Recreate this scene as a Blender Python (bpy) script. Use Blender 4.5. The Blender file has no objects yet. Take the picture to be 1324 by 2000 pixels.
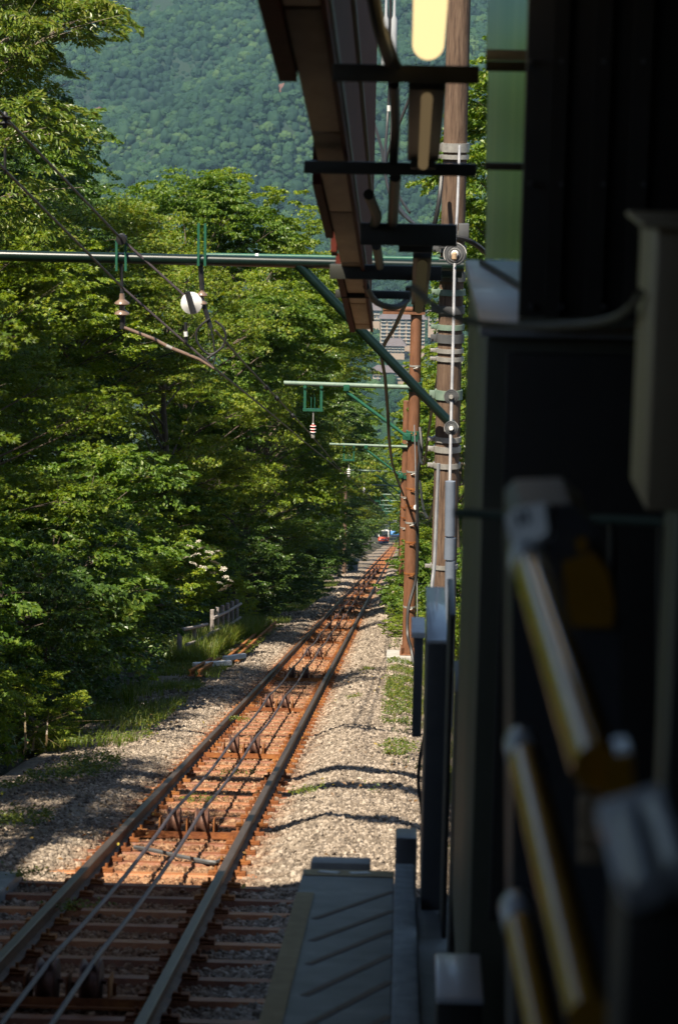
import bpy, bmesh, math, random
import numpy as np
from mathutils import Vector, Matrix

SC = bpy.context.scene
COL = SC.collection
R = math.radians
rnd = random.Random(7)

# ------------------------------------------------------------------ camera
F_PX = 4750.0
AL = math.atan(0.2)
CA, SA = math.cos(AL), math.sin(AL)
H = 2.6
YAW, PITCH, ROLL = 0.026570, 0.188458, 0.018
CAM_M = Matrix.Rotation(YAW, 3, 'Z') @ Matrix.Rotation(math.pi / 2 - PITCH, 3, 'X') @ Matrix.Rotation(ROLL, 3, 'Z')
cd = bpy.data.cameras.new('camera')
cam = bpy.data.objects.new('camera', cd)
COL.objects.link(cam)
cam.matrix_world = CAM_M.to_4x4()
cd.sensor_fit = 'VERTICAL'
cd.sensor_height = 36.0
cd.sensor_width = 24.0
cd.lens = F_PX / 2000.0 * 36.0
cd.clip_start = 0.05
cd.clip_end = 20000
cd.dof.use_dof = True
cd.dof.focus_distance = 50.0
cd.dof.aperture_fstop = 4.4
cd.dof.aperture_blades = 9
SC.camera = cam

# ------------------------------------------------------------------ world, sun, exposure
SUN = Vector((-0.32, -0.56, 1.0)).normalized()
world = bpy.data.worlds.new('World')
SC.world = world
world.use_nodes = True
wn = world.node_tree
for n in list(wn.nodes):
    wn.nodes.remove(n)
sky = wn.nodes.new('ShaderNodeTexSky')
sky.sky_type = 'NISHITA'
sky.sun_disc = False
sky.sun_elevation = math.asin(SUN.z)
sky.sun_rotation = math.atan2(SUN.x, SUN.y)
sky.altitude = 600
bg = wn.nodes.new('ShaderNodeBackground')
bg.inputs['Strength'].default_value = 0.06
wo = wn.nodes.new('ShaderNodeOutputWorld')
wn.links.new(sky.outputs[0], bg.inputs['Color'])
wn.links.new(bg.outputs[0], wo.inputs['Surface'])
sl = bpy.data.lights.new('sun', 'SUN')
sl.energy = 5.0
sl.angle = R(0.53)
sl.color = (1.0, 0.90, 0.74)
so = bpy.data.objects.new('sun', sl)
COL.objects.link(so)
so.rotation_euler = (-SUN).to_track_quat('-Z', 'Y').to_euler()
so.location = (0, 0, 60)

SC.view_settings.view_transform = 'Standard'
SC.view_settings.look = 'None'
SC.view_settings.exposure = 1.1
SC.view_settings.gamma = 1.0
SC.view_settings.use_curve_mapping = False
SC.cycles.use_denoising = True
try:
    SC.cycles.denoiser = 'OPENIMAGEDENOISE'
except Exception:
    pass
SC.cycles.max_bounces = 8
SC.cycles.diffuse_bounces = 3
SC.cycles.glossy_bounces = 3
SC.cycles.transmission_bounces = 5
SC.cycles.transparent_max_bounces = 8
SC.cycles.volume_bounces = 0
SC.cycles.caustics_reflective = False
SC.cycles.caustics_refractive = False

# ------------------------------------------------------------------ coordinates
NV = Vector((0, SA, CA))
TV = Vector((0, CA, -SA))

def tp(x, s, h=0.0):
    """x across, s along the track, h above the rail heads (perpendicular)."""
    return Vector((x, 0, 0)) + TV * s + NV * (h - H)

def at(px, py, Y):
    """a point seen at a photograph pixel (1324 x 2000) at forward distance Y."""
    d = CAM_M @ Vector(((px - 662) / F_PX, (1000 - py) / F_PX, -1))
    return d * (Y / d.y)

# ------------------------------------------------------------------ materials
MATS = {}

def nt(name):
    m = bpy.data.materials.new(name)
    m.use_nodes = True
    t = m.node_tree
    for n in list(t.nodes):
        t.nodes.remove(n)
    out = t.nodes.new('ShaderNodeOutputMaterial')
    return m, t, out

def N(t, typ, **kw):
    n = t.nodes.new('ShaderNode' + typ)
    for k, v in kw.items():
        if k in n.inputs:
            n.inputs[k].default_value = v
        else:
            setattr(n, k, v)
    return n

def ramp(t, fac, stops):
    r = t.nodes.new('ShaderNodeValToRGB')
    e = r.color_ramp.elements
    while len(e) > 1:
        e.remove(e[-1])
    e[0].position = stops[0][0]
    e[0].color = (*stops[0][1], 1)
    for p, c in stops[1:]:
        k = e.new(p)
        k.color = (*c, 1)
    t.links.new(fac, r.inputs[0])
    return r.outputs[0]

def mat(name, stops, rough=0.7, metal=0.0, scale=6.0, detail=6.0, bump=0.0, bscale=None, coat=0.0, stretch=None, spec=0.5, world_space=False, objrand=0.0):
    if name in MATS:
        return MATS[name]
    m, t, out = nt(name)
    p = N(t, 'BsdfPrincipled')
    p.inputs['Roughness'].default_value = rough
    p.inputs['Metallic'].default_value = metal
    p.inputs['Specular IOR Level'].default_value = spec
    p.inputs['Coat Weight'].default_value = coat
    if world_space:
        co = N(t, 'NewGeometry').outputs['Position']
    else:
        co = N(t, 'TexCoord').outputs['Object']
    if stretch:
        mp = N(t, 'Mapping')
        mp.inputs['Scale'].default_value = stretch
        t.links.new(co, mp.inputs[0])
        co = mp.outputs[0]
    if len(stops[0]) == 3:
        stops = [(0.3, stops[0]), (0.7, stops[1])]
    no = N(t, 'TexNoise', Scale=scale, Detail=detail, Roughness=0.65)
    t.links.new(co, no.inputs['Vector'])
    fac = no.outputs[0]
    if objrand:
        oi = N(t, 'ObjectInfo')
        ma = N(t, 'Math', operation='MULTIPLY_ADD')
        t.links.new(oi.outputs['Random'], ma.inputs[0])
        ma.inputs[1].default_value = objrand
        t.links.new(fac, ma.inputs[2])
        mb = N(t, 'Math', operation='SUBTRACT')
        t.links.new(ma.outputs[0], mb.inputs[0])
        mb.inputs[1].default_value = objrand / 2
        fac = mb.outputs[0]
    c = ramp(t, fac, stops)
    t.links.new(c, p.inputs['Base Color'])
    if bump:
        nb = N(t, 'TexNoise', Scale=bscale or scale * 4, Detail=5.0)
        t.links.new(co, nb.inputs['Vector'])
        b = N(t, 'Bump', Strength=bump, Distance=0.02)
        t.links.new(nb.outputs[0], b.inputs['Height'])
        t.links.new(b.outputs[0], p.inputs['Normal'])
    t.links.new(p.outputs[0], out.inputs['Surface'])
    MATS[name] = m
    return m

def leaf_mat(name, stops, trans=0.45, rough=0.42, spec=0.35):
    """colour varies leaf by leaf through the 'rnd' attribute and plant by plant."""
    m, t, out = nt(name)
    a = N(t, 'Attribute', attribute_name='rnd')
    oi = N(t, 'ObjectInfo')
    ma = N(t, 'Math', operation='MULTIPLY_ADD')
    t.links.new(oi.outputs['Random'], ma.inputs[0])
    ma.inputs[1].default_value = 0.26
    t.links.new(a.outputs['Fac'], ma.inputs[2])
    mb = N(t, 'Math', operation='SUBTRACT')
    t.links.new(ma.outputs[0], mb.inputs[0])
    mb.inputs[1].default_value = 0.13
    c = ramp(t, mb.outputs[0], stops)
    p = N(t, 'BsdfPrincipled', Roughness=rough)
    p.inputs['Specular IOR Level'].default_value = spec
    t.links.new(c, p.inputs['Base Color'])
    tr = N(t, 'BsdfTranslucent')
    hs = N(t, 'HueSaturation', Saturation=1.15, Value=1.25)
    hs.inputs['Hue'].default_value = 0.492
    t.links.new(c, hs.inputs['Color'])
    t.links.new(hs.outputs[0], tr.inputs['Color'])
    mx = N(t, 'MixShader', Fac=trans)
    t.links.new(p.outputs[0], mx.inputs[1])
    t.links.new(tr.outputs[0], mx.inputs[2])
    t.links.new(mx.outputs[0], out.inputs['Surface'])
    MATS[name] = m
    return m

def emit_mat(name, col, strength):
    m, t, out = nt(name)
    e = N(t, 'Emission', Strength=strength)
    e.inputs['Color'].default_value = (*col, 1)
    t.links.new(e.outputs[0], out.inputs['Surface'])
    MATS[name] = m
    return m

M_STEEL_RUST = mat('rusted_steel', [(0.25, (0.11, 0.034, 0.012)), (0.5, (0.21, 0.072, 0.020)), (0.72, (0.30, 0.125, 0.034))], 0.78, scale=7, bump=0.35, bscale=60, objrand=0.35, spec=0.3)
M_SLEEPER = mat('sleeper_steel', [(0.22, (0.13, 0.048, 0.024)), (0.5, (0.255, 0.092, 0.036)), (0.74, (0.37, 0.155, 0.06))], 0.55, scale=5, bump=0.4, bscale=50, objrand=0.45, spec=0.35)
M_RAIL = mat('rail_steel', [(0.3, (0.045, 0.022, 0.012)), (0.7, (0.13, 0.055, 0.026))], 0.6, scale=9, bump=0.25, bscale=80, spec=0.4)
M_RAILTOP = mat('rail_running_surface', [(0.3, (0.045, 0.032, 0.025)), (0.7, (0.085, 0.062, 0.050))], 0.45, metal=0.15, scale=5, bump=0.08, bscale=40, stretch=(8, 0.6, 8))
M_CABLE = mat('wire_rope_steel', [(0.3, (0.055, 0.045, 0.05)), (0.7, (0.13, 0.105, 0.115))], 0.5, metal=0.35, scale=40)
M_PULLEY = mat('pulley_iron', [(0.3, (0.06, 0.03, 0.022)), (0.7, (0.18, 0.085, 0.055))], 0.6, metal=0.25, scale=20)
M_BLACK = mat('black_rubber', [(0.3, (0.010, 0.010, 0.011)), (0.7, (0.022, 0.022, 0.024))], 0.5, scale=15)
M_GREEN = mat('green_painted_steel', [(0.3, (0.012, 0.075, 0.045)), (0.7, (0.022, 0.115, 0.068))], 0.42, scale=10, bump=0.06, coat=0.1)
M_DKGREEN = mat('dark_green_painted_steel', [(0.3, (0.002, 0.009, 0.006)), (0.7, (0.004, 0.014, 0.010))], 0.3, scale=10, coat=0.15)
M_PALEGREEN = mat('faded_green_grey_paint', [(0.3, (0.10, 0.165, 0.125)), (0.7, (0.20, 0.26, 0.205))], 0.5, scale=9)
M_GALV = mat('galvanised_steel', [(0.3, (0.26, 0.25, 0.23)), (0.7, (0.48, 0.46, 0.42))], 0.42, metal=0.45, scale=14, bump=0.05)
M_BROWN = mat('brown_painted_steel', [(0.25, (0.095, 0.042, 0.022)), (0.45, (0.165, 0.072, 0.036)), (0.62, (0.20, 0.090, 0.047)), (0.85, (0.26, 0.125, 0.07))], 0.55, scale=4, stretch=(3, 3, 0.7), bump=0.08, coat=0.05)
M_WOODPOLE = mat('weathered_wood_pole', [(0.30, (0.028, 0.018, 0.013)), (0.46, (0.11, 0.066, 0.042)), (0.6, (0.155, 0.10, 0.065)), (0.8, (0.22, 0.15, 0.095))], 0.85, scale=4, stretch=(9, 9, 0.8), bump=0.5, bscale=30)
M_WOODFENCE = mat('weathered_concrete_log', [(0.25, (0.16, 0.13, 0.12)), (0.55, (0.33, 0.29, 0.27)), (0.8, (0.50, 0.46, 0.43))], 0.9, scale=7, bump=0.4, bscale=35)
M_CONCRETE = mat('concrete', [(0.25, (0.22, 0.21, 0.19)), (0.6, (0.36, 0.345, 0.315)), (0.8, (0.46, 0.44, 0.40))], 0.9, scale=3, bump=0.35, bscale=45)
M_PLATFORM = mat('platform_asphalt', [(0.28, (0.06, 0.065, 0.07)), (0.45, (0.105, 0.112, 0.118)), (0.58, (0.135, 0.142, 0.148)), (0.75, (0.24, 0.245, 0.245))], 0.55, scale=3.2, bump=0.3, bscale=160, spec=0.5)
M_TAN = mat('tan_tactile_paint', [(0.25, (0.26, 0.185, 0.085)), (0.6, (0.36, 0.27, 0.13)), (0.8, (0.42, 0.33, 0.19))], 0.75, scale=12, bump=0.3, bscale=120)
M_RUBBERBROWN = mat('brown_antislip_strip', [(0.3, (0.135, 0.10, 0.075)), (0.7, (0.18, 0.135, 0.10))], 0.85, scale=25)
M_KERB = mat('kerb_stone', [(0.25, (0.13, 0.15, 0.165)), (0.6, (0.25, 0.275, 0.29)), (0.8, (0.34, 0.36, 0.37))], 0.85, scale=9, bump=0.6, bscale=40)
M_WHITE = mat('white_porcelain', [(0.3, (0.70, 0.69, 0.67)), (0.7, (0.82, 0.81, 0.79))], 0.22, scale=10, coat=0.3)
M_PORCBROWN = mat('brown_glazed_porcelain', [(0.3, (0.13, 0.085, 0.062)), (0.7, (0.23, 0.16, 0.12))], 0.28, scale=10, coat=0.3)
M_WHITEPAINT = mat('white_paint', [(0.3, (0.55, 0.54, 0.52)), (0.7, (0.74, 0.73, 0.70))], 0.55, scale=12)
M_REDPAINT = mat('red_glaze', [(0.3, (0.42, 0.05, 0.04)), (0.7, (0.55, 0.09, 0.06))], 0.4, scale=12)
M_BLUEPLASTIC = mat('blue_tape', [(0.3, (0.02, 0.08, 0.40)), (0.7, (0.03, 0.12, 0.55))], 0.4, scale=12)
M_TANBOARD = mat('tan_soffit_board', [(0.3, (0.36, 0.245, 0.145)), (0.7, (0.47, 0.34, 0.21))], 0.65, scale=3, stretch=(4, 1, 4))
M_DKRED = mat('dark_red_steel', [(0.3, (0.050, 0.008, 0.005)), (0.7, (0.085, 0.016, 0.009))], 0.75, scale=4, spec=0.15)
M_DARKSTEEL = mat('dark_olive_steel', [(0.3, (0.018, 0.019, 0.015)), (0.7, (0.032, 0.033, 0.026))], 0.55, scale=5)
M_CHARCOAL = mat('charcoal_panel', [(0.3, (0.018, 0.017, 0.015)), (0.7, (0.03, 0.028, 0.024))], 0.6, scale=4)
M_OLIVE = mat('olive_grey_cabinet_paint', [(0.3, (0.060, 0.062, 0.042)), (0.7, (0.085, 0.085, 0.06))], 0.5, scale=4)
M_GREYMETAL = mat('grey_enamel_metal', [(0.3, (0.26, 0.275, 0.29)), (0.7, (0.36, 0.375, 0.39))], 0.38, scale=4, coat=0.1)
M_LIGHTGREY = mat('light_grey_enamel', [(0.3, (0.50, 0.52, 0.54)), (0.7, (0.62, 0.64, 0.66))], 0.3, scale=3, coat=0.3)
M_DKGREY = mat('dark_grey_enamel', [(0.3, (0.06, 0.062, 0.065)), (0.7, (0.095, 0.097, 0.10))], 0.45, scale=4)
M_BEIGE = mat('beige_cabinet_paint', [(0.3, (0.30, 0.23, 0.14)), (0.7, (0.37, 0.29, 0.18))], 0.5, scale=4)
M_YELLOW = mat('amber_yellow_paint', [(0.3, (0.42, 0.19, 0.010)), (0.7, (0.52, 0.25, 0.018))], 0.16, scale=8, coat=0.5, spec=0.5)
M_STAINLESS = mat('stainless_steel', [(0.3, (0.55, 0.56, 0.57)), (0.7, (0.68, 0.69, 0.70))], 0.22, metal=1.0, scale=6)
M_PIPEGREY = mat('dull_grey_sheath', [(0.3, (0.16, 0.165, 0.18)), (0.7, (0.30, 0.30, 0.31))], 0.4, scale=3, stretch=(2, 2, 2))
M_BLUEGREY = mat('blue_grey_guard', [(0.3, (0.12, 0.145, 0.19)), (0.7, (0.17, 0.20, 0.25))], 0.5, scale=5)
M_LAMP = emit_mat('lit_lamp', (1.0, 0.72, 0.34), 0.64)
M_LAMPDIM = emit_mat('dim_lamp', (0.85, 0.60, 0.30), 0.075)
M_LAMPLOW = emit_mat('faint_lamp', (0.6, 0.5, 0.26), 0.025)

# ------------------------------------------------------------------ mesh builder
class MB:
    def __init__(s):
        s.v = []
        s.f = []
        s.m = []
        s.mi = 0

    def add(s, vs, fs):
        o = len(s.v)
        s.v.extend([tuple(v) for v in vs])
        for f in fs:
            s.f.append(tuple(o + i for i in f))
            s.m.append(s.mi)
        return s

    def box(s, c, size, rot=None, bevel=0.0):
        hx, hy, hz = size[0] / 2, size[1] / 2, size[2] / 2
        c = Vector(c)
        if bevel <= 0:
            vs = [Vector((sx * hx, sy * hy, sz * hz)) for sz in (-1, 1) for sy in (-1, 1) for sx in (-1, 1)]
            fs = [(0, 2, 3, 1), (4, 5, 7, 6), (0, 1, 5, 4), (2, 6, 7, 3), (0, 4, 6, 2), (1, 3, 7, 5)]
        else:
            bm = bmesh.new()
            bmesh.ops.create_cube(bm, size=1.0)
            for v in bm.verts:
                v.co = Vector((v.co.x * size[0], v.co.y * size[1], v.co.z * size[2]))
            bmesh.ops.bevel(bm, geom=list(bm.edges), offset=bevel, segments=2, profile=0.5, affect='EDGES')
            bm.verts.ensure_lookup_table()
            vs = [v.co.copy() for v in bm.verts]
            fs = [[v.index for v in f.verts] for f in bm.faces]
            bm.free()
        if rot is not None:
            vs = [rot @ v for v in vs]
        return s.add([c + v for v in vs], fs)

    def cyl(s, p0, p1, r0, r1=None, n=12, caps=True):
        r1 = r0 if r1 is None else r1
        p0, p1 = Vector(p0), Vector(p1)
        d = (p1 - p0).normalized()
        a = d.orthogonal().normalized()
        b = d.cross(a)
        vs = []
        for p, r in ((p0, r0), (p1, r1)):
            for i in range(n):
                t = 2 * math.pi * i / n
                vs.append(p + (a * math.cos(t) + b * math.sin(t)) * r)
        fs = [(i, (i + 1) % n, n + (i + 1) % n, n + i) for i in range(n)]
        if caps:
            fs += [tuple(range(n - 1, -1, -1)), tuple(range(n, 2 * n))]
        return s.add(vs, fs)

    def tube(s, pts, r, n=8, caps=True):
        pts = [Vector(p) for p in pts]
        rs = r if isinstance(r, (list, tuple)) else [r] * len(pts)
        vs, fs = [], []
        a = None
        for k, p in enumerate(pts):
            d = (pts[min(k + 1, len(pts) - 1)] - pts[max(k - 1, 0)]).normalized()
            if a is None:
                a = d.orthogonal().normalized()
            else:
                a = (a - d * a.dot(d))
                a = a.normalized() if a.length > 1e-6 else d.orthogonal().normalized()
            b = d.cross(a)
            for i in range(n):
                t = 2 * math.pi * i / n
                vs.append(p + (a * math.cos(t) + b * math.sin(t)) * rs[k])
        for k in range(len(pts) - 1):
            for i in range(n):
                fs.append((k * n + i, k * n + (i + 1) % n, (k + 1) * n + (i + 1) % n, (k + 1) * n + i))
        if caps:
            fs += [tuple(range(n - 1, -1, -1)), tuple(range((len(pts) - 1) * n, len(pts) * n))]
        return s.add(vs, fs)

    def lathe(s, prof, c, axis=(0, 0, 1), n=16):
        """prof: list of (radius, distance along axis)."""
        c = Vector(c)
        d = Vector(axis).normalized()
        a = d.orthogonal().normalized()
        b = d.cross(a)
        vs, fs = [], []
        for r, z in prof:
            for i in range(n):
                t = 2 * math.pi * i / n
                vs.append(c + d * z + (a * math.cos(t) + b * math.sin(t)) * r)
        for k in range(len(prof) - 1):
            for i in range(n):
                fs.append((k * n + i, k * n + (i + 1) % n, (k + 1) * n + (i + 1) % n, (k + 1) * n + i))
        fs += [tuple(range(n - 1, -1, -1)), tuple(range((len(prof) - 1) * n, len(prof) * n))]
        return s.add(vs, fs)

    def loft(s, poly0, poly1):
        n = len(poly0)
        vs = list(poly0) + list(poly1)
        fs = [(i, (i + 1) % n, n + (i + 1) % n, n + i) for i in range(n)]
        fs += [tuple(range(n - 1, -1, -1)), tuple(range(n, 2 * n))]
        return s.add(vs, fs)

    def mesh(s, name, mats, smooth=True):
        me = bpy.data.meshes.new(name)
        me.from_pydata(s.v, [], s.f)
        for m in (mats if isinstance(mats, (list, tuple)) else [mats]):
            me.materials.append(m)
        if any(s.m):
            me.polygons.foreach_set('material_index', s.m)
        bm = bmesh.new()
        bm.from_mesh(me)
        bmesh.ops.recalc_face_normals(bm, faces=bm.faces)
        bm.to_mesh(me)
        bm.free()
        if smooth:
            me.shade_smooth()
            me.set_sharp_from_angle(angle=R(38))
        me.update()
        return me

    def build(s, name, mats, parent=None, smooth=True):
        return link(name, s.mesh(name, mats, smooth), parent)

def link(name, me, parent=None):
    o = bpy.data.objects.new(name, me)
    COL.objects.link(o)
    if parent is not None:
        o.parent = parent
    return o

def tag(o, label=None, cat=None, group=None, kind=None):
    if label:
        o['label'] = label
    if cat:
        o['category'] = cat
    if group:
        o['group'] = group
    if kind:
        o['kind'] = kind
    return o

def empty(name, loc=(0, 0, 0), label=None, cat=None, group=None, kind=None, rot=None):
    o = bpy.data.objects.new(name, None)
    COL.objects.link(o)
    o.location = loc
    if rot:
        o.rotation_euler = rot
    return tag(o, label, cat, group, kind)

def copy_tree(o, parent=None):
    c = o.copy()
    COL.objects.link(c)
    c.parent = parent
    for k in ('label', 'group'):
        pass
    for ch in o.children:
        copy_tree(ch, c)
    return c

def np_mesh(name, verts, faces, mats, attr=None, mat_index=None, smooth=False):
    """fast mesh from numpy: verts (n,3), faces (m,k)."""
    me = bpy.data.meshes.new(name)
    nv, nf, k = len(verts), len(faces), faces.shape[1]
    me.vertices.add(nv)
    me.vertices.foreach_set('co', np.ascontiguousarray(verts, dtype=np.float32).ravel())
    me.loops.add(nf * k)
    me.loops.foreach_set('vertex_index', np.ascontiguousarray(faces, dtype=np.int32).ravel())
    me.polygons.add(nf)
    me.polygons.foreach_set('loop_start', np.arange(0, nf * k, k, dtype=np.int32))
    me.polygons.foreach_set('loop_total', np.full(nf, k, dtype=np.int32))
    for m in (mats if isinstance(mats, (list, tuple)) else [mats]):
        me.materials.append(m)
    if mat_index is not None:
        me.polygons.foreach_set('material_index', np.ascontiguousarray(mat_index, dtype=np.int32))
    if attr is not None:
        a = me.attributes.new('rnd', 'FLOAT', 'POINT')
        a.data.foreach_set('value', np.ascontiguousarray(attr, dtype=np.float32))
    me.update(calc_edges=True)
    me.polygons.foreach_set('use_smooth', np.full(nf, smooth))
    return me

# ------------------------------------------------------------------ value noise for terrain
_ng = np.random.default_rng(3)
_tab = _ng.random((256, 256))

def vnoise(x, y):
    xi, yi = np.floor(x).astype(int), np.floor(y).astype(int)
    fx, fy = x - xi, y - yi
    fx, fy = fx * fx * (3 - 2 * fx), fy * fy * (3 - 2 * fy)
    g = lambda a, b: _tab[a % 256, b % 256]
    return (g(xi, yi) * (1 - fx) + g(xi + 1, yi) * fx) * (1 - fy) + (g(xi, yi + 1) * (1 - fx) + g(xi + 1, yi + 1) * fx) * fy

def fbm(x, y, o=4):
    v, a, t = 0, 1.0, 0
    for _ in range(o):
        v = v + a * vnoise(x, y)
        t += a
        x, y, a = x * 2.03 + 17.1, y * 2.03 + 5.3, a * 0.5
    return v / t

def ground_z(x, Y):
    """the height of the land; x and Y are arrays."""
    x, Y = np.asarray(x, float), np.asarray(Y, float)
    base0 = -0.2 * Y - (H + 0.235) / CA
    k = np.clip((Y - 700) / 1320, 0, 1)
    flat = -0.2 * 700 - 2.7 - 0.2 * 1320 * (k - k * k / 2)
    base = np.where(Y < 700, base0, flat)
    hill = np.clip(Y - 2350, 0, None)
    rise = hill * 0.30 + np.clip(hill - 600, 0, None) * 0.04
    rel = np.clip(hill / 500, 0, 1)
    n = fbm(x / 420 + 3, Y / 520 + 9) - 0.5
    n2 = fbm(x / 120 + 31, Y / 150 + 4) - 0.5
    ridge = -np.abs(np.sin((x + 0.25 * Y + 240 * n) / 260.0)) * 60
    base = base + rise + rel * (n * 260 + n2 * 70 + ridge + 30)
    # cutting sides next to the line
    nearf = np.clip(1 - (Y - 500) / 400, 0, 1)
    left = np.clip(-4.6 - x, 0, None)
    right = np.clip(x - 2.2, 0, None)
    bank = np.minimum(left * 0.42, 3.0) + np.clip(left - 8, 0, 60) * 0.10
    bankr = np.minimum(right * 0.10, 2.0)
    lum = (fbm(x * 0.8 + 2, Y * 0.8 + 7, 3) - 0.5) * 0.10 * np.clip((np.abs(x + 1.85) - 2.2) / 2, 0, 1)
    crest = 1.8 * np.clip((Y - 625) / 100, 0, 1) ** 2 * (Y < 1200)
    return base + nearf * (bank + bankr + lum) + crest

# ------------------------------------------------------------------ ground
M_GROUND, _t, _o = nt('earth_and_leaf_litter')
_p = N(_t, 'BsdfPrincipled', Roughness=0.95)
_g = N(_t, 'NewGeometry')
_n1 = N(_t, 'TexNoise', Scale=1.7, Detail=8.0, Roughness=0.7)
_t.links.new(_g.outputs['Position'], _n1.inputs['Vector'])
_c = ramp(_t, _n1.outputs[0], [(0.3, (0.022, 0.016, 0.010)), (0.48, (0.048, 0.035, 0.020)), (0.6, (0.036, 0.042, 0.014)), (0.75, (0.03, 0.055, 0.013))])
_gs = N(_t, 'SeparateXYZ')
_t.links.new(_g.outputs['Position'], _gs.inputs[0])
_gm = N(_t, 'MapRange')
_gm.inputs['From Min'].default_value = 500
_gm.inputs['From Max'].default_value = 1000
_t.links.new(_gs.outputs[1], _gm.inputs['Value'])
_gx = N(_t, 'MixRGB', blend_type='MIX')
_t.links.new(_gm.outputs[0], _gx.inputs['Fac'])
_t.links.new(_c, _gx.inputs[1])
_gx.inputs[2].default_value = (0.008, 0.022, 0.010, 1)
_t.links.new(_gx.outputs[0], _p.inputs['Base Color'])
_n2 = N(_t, 'TexNoise', Scale=22.0, Detail=6.0)
_t.links.new(_g.outputs['Position'], _n2.inputs['Vector'])
_b = N(_t, 'Bump', Strength=0.9, Distance=0.05)
_t.links.new(_n2.outputs[0], _b.inputs['Height'])
_t.links.new(_b.outputs[0], _p.inputs['Normal'])
_t.links.new(_p.outputs[0], _o.inputs['Surface'])

xs = np.concatenate([-np.geomspace(2600, 14, 34), np.arange(-12, 9.1, 0.5), np.geomspace(11, 2600, 34)])
ys = np.concatenate([[-60, -30, -12], np.arange(-4, 90, 0.8), np.geomspace(91, 700, 60), np.linspace(720, 2300, 60), np.linspace(2330, 4800, 90)])
GX, GY = np.meshgrid(xs, ys)
GZ = ground_z(GX, GY)
nx, ny = len(xs), len(ys)
gv = np.stack([GX, GY, GZ], -1).reshape(-1, 3)
ii = (np.arange(ny - 1)[:, None] * nx + np.arange(nx - 1)[None, :]).ravel()
gf = np.stack([ii, ii + 1, ii + nx + 1, ii + nx], -1)
ground = tag(link('ground', np_mesh('ground', gv, gf, M_GROUND, smooth=True)), kind='structure')

# ------------------------------------------------------------------ ballast bed under the stones
M_BALLAST, _t, _o = nt('ballast_stone')
_p = N(_t, 'BsdfPrincipled', Roughness=0.9)
_g = N(_t, 'NewGeometry')
_oi = N(_t, 'ObjectInfo')
_n1 = N(_t, 'TexNoise', Scale=9.0, Detail=6.0, Roughness=0.7)
_t.links.new(_g.outputs['Position'], _n1.inputs['Vector'])
_ad = N(_t, 'Math', operation='MULTIPLY_ADD')
_t.links.new(_oi.outputs['Random'], _ad.inputs[0])
_ad.inputs[1].default_value = 0.55
_t.links.new(_n1.outputs[0], _ad.inputs[2])
_c = ramp(_t, _ad.outputs[0], [(0.35, (0.060, 0.046, 0.035)), (0.6, (0.136, 0.106, 0.079)), (0.85, (0.235, 0.188, 0.142)), (1.0, (0.37, 0.305, 0.24))])
# rust stain along the rails and between them
_sx = N(_t, 'SeparateXYZ')
_t.links.new(_g.outputs['Position'], _sx.inputs[0])
_m1 = N(_t, 'Math', operation='ADD')
_t.links.new(_sx.outputs[0], _m1.inputs[0])
_m1.inputs[1].default_value = 1.845
_m2 = N(_t, 'Math', operation='ABSOLUTE')
_t.links.new(_m1.outputs[0], _m2.inputs[0])
_n3 = N(_t, 'TexNoise', Scale=3.0, Detail=5.0)
_t.links.new(_g.outputs['Position'], _n3.inputs['Vector'])
_m3 = N(_t, 'Math', operation='MULTIPLY_ADD')
_t.links.new(_n3.outputs[0], _m3.inputs[0])
_m3.inputs[1].default_value = -0.55
_t.links.new(_m2.outputs[0], _m3.inputs[2])
_mr = N(_t, 'MapRange')
_mr.inputs['From Min'].default_value = 0.18
_mr.inputs['From Max'].default_value = 0.62
_mr.inputs['To Min'].default_value = 0.82
_mr.inputs['To Max'].default_value = 0.0
_t.links.new(_m3.outputs[0], _mr.inputs['Value'])
_mx = N(_t, 'MixRGB', blend_type='MIX')
_t.links.new(_mr.outputs[0], _mx.inputs['Fac'])
_t.links.new(_c, _mx.inputs[1])
_c2 = ramp(_t, _ad.outputs[0], [(0.4, (0.09, 0.036, 0.015)), (0.75, (0.22, 0.092, 0.034)), (1.0, (0.32, 0.175, 0.085))])
_t.links.new(_c2, _mx.inputs[2])
_t.links.new(_mx.outputs[0], _p.inputs['Base Color'])
_n2 = N(_t, 'TexNoise', Scale=40.0, Detail=5.0)
_t.links.new(_g.outputs['Position'], _n2.inputs['Vector'])
_vo = N(_t, 'TexVoronoi', Scale=16.0)
_t.links.new(_g.outputs['Position'], _vo.inputs['Vector'])
_b = N(_t, 'Bump', Strength=0.7, Distance=0.03)
_t.links.new(_vo.outputs['Distance'], _b.inputs['Height'])
_b2 = N(_t, 'Bump', Strength=0.4, Distance=0.01)
_t.links.new(_n2.outputs[0], _b2.inputs['Height'])
_t.links.new(_b.outputs[0], _b2.inputs['Normal'])
_t.links.new(_b2.outputs[0], _p.inputs['Normal'])
_t.links.new(_p.outputs[0], _o.inputs['Surface'])

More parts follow.
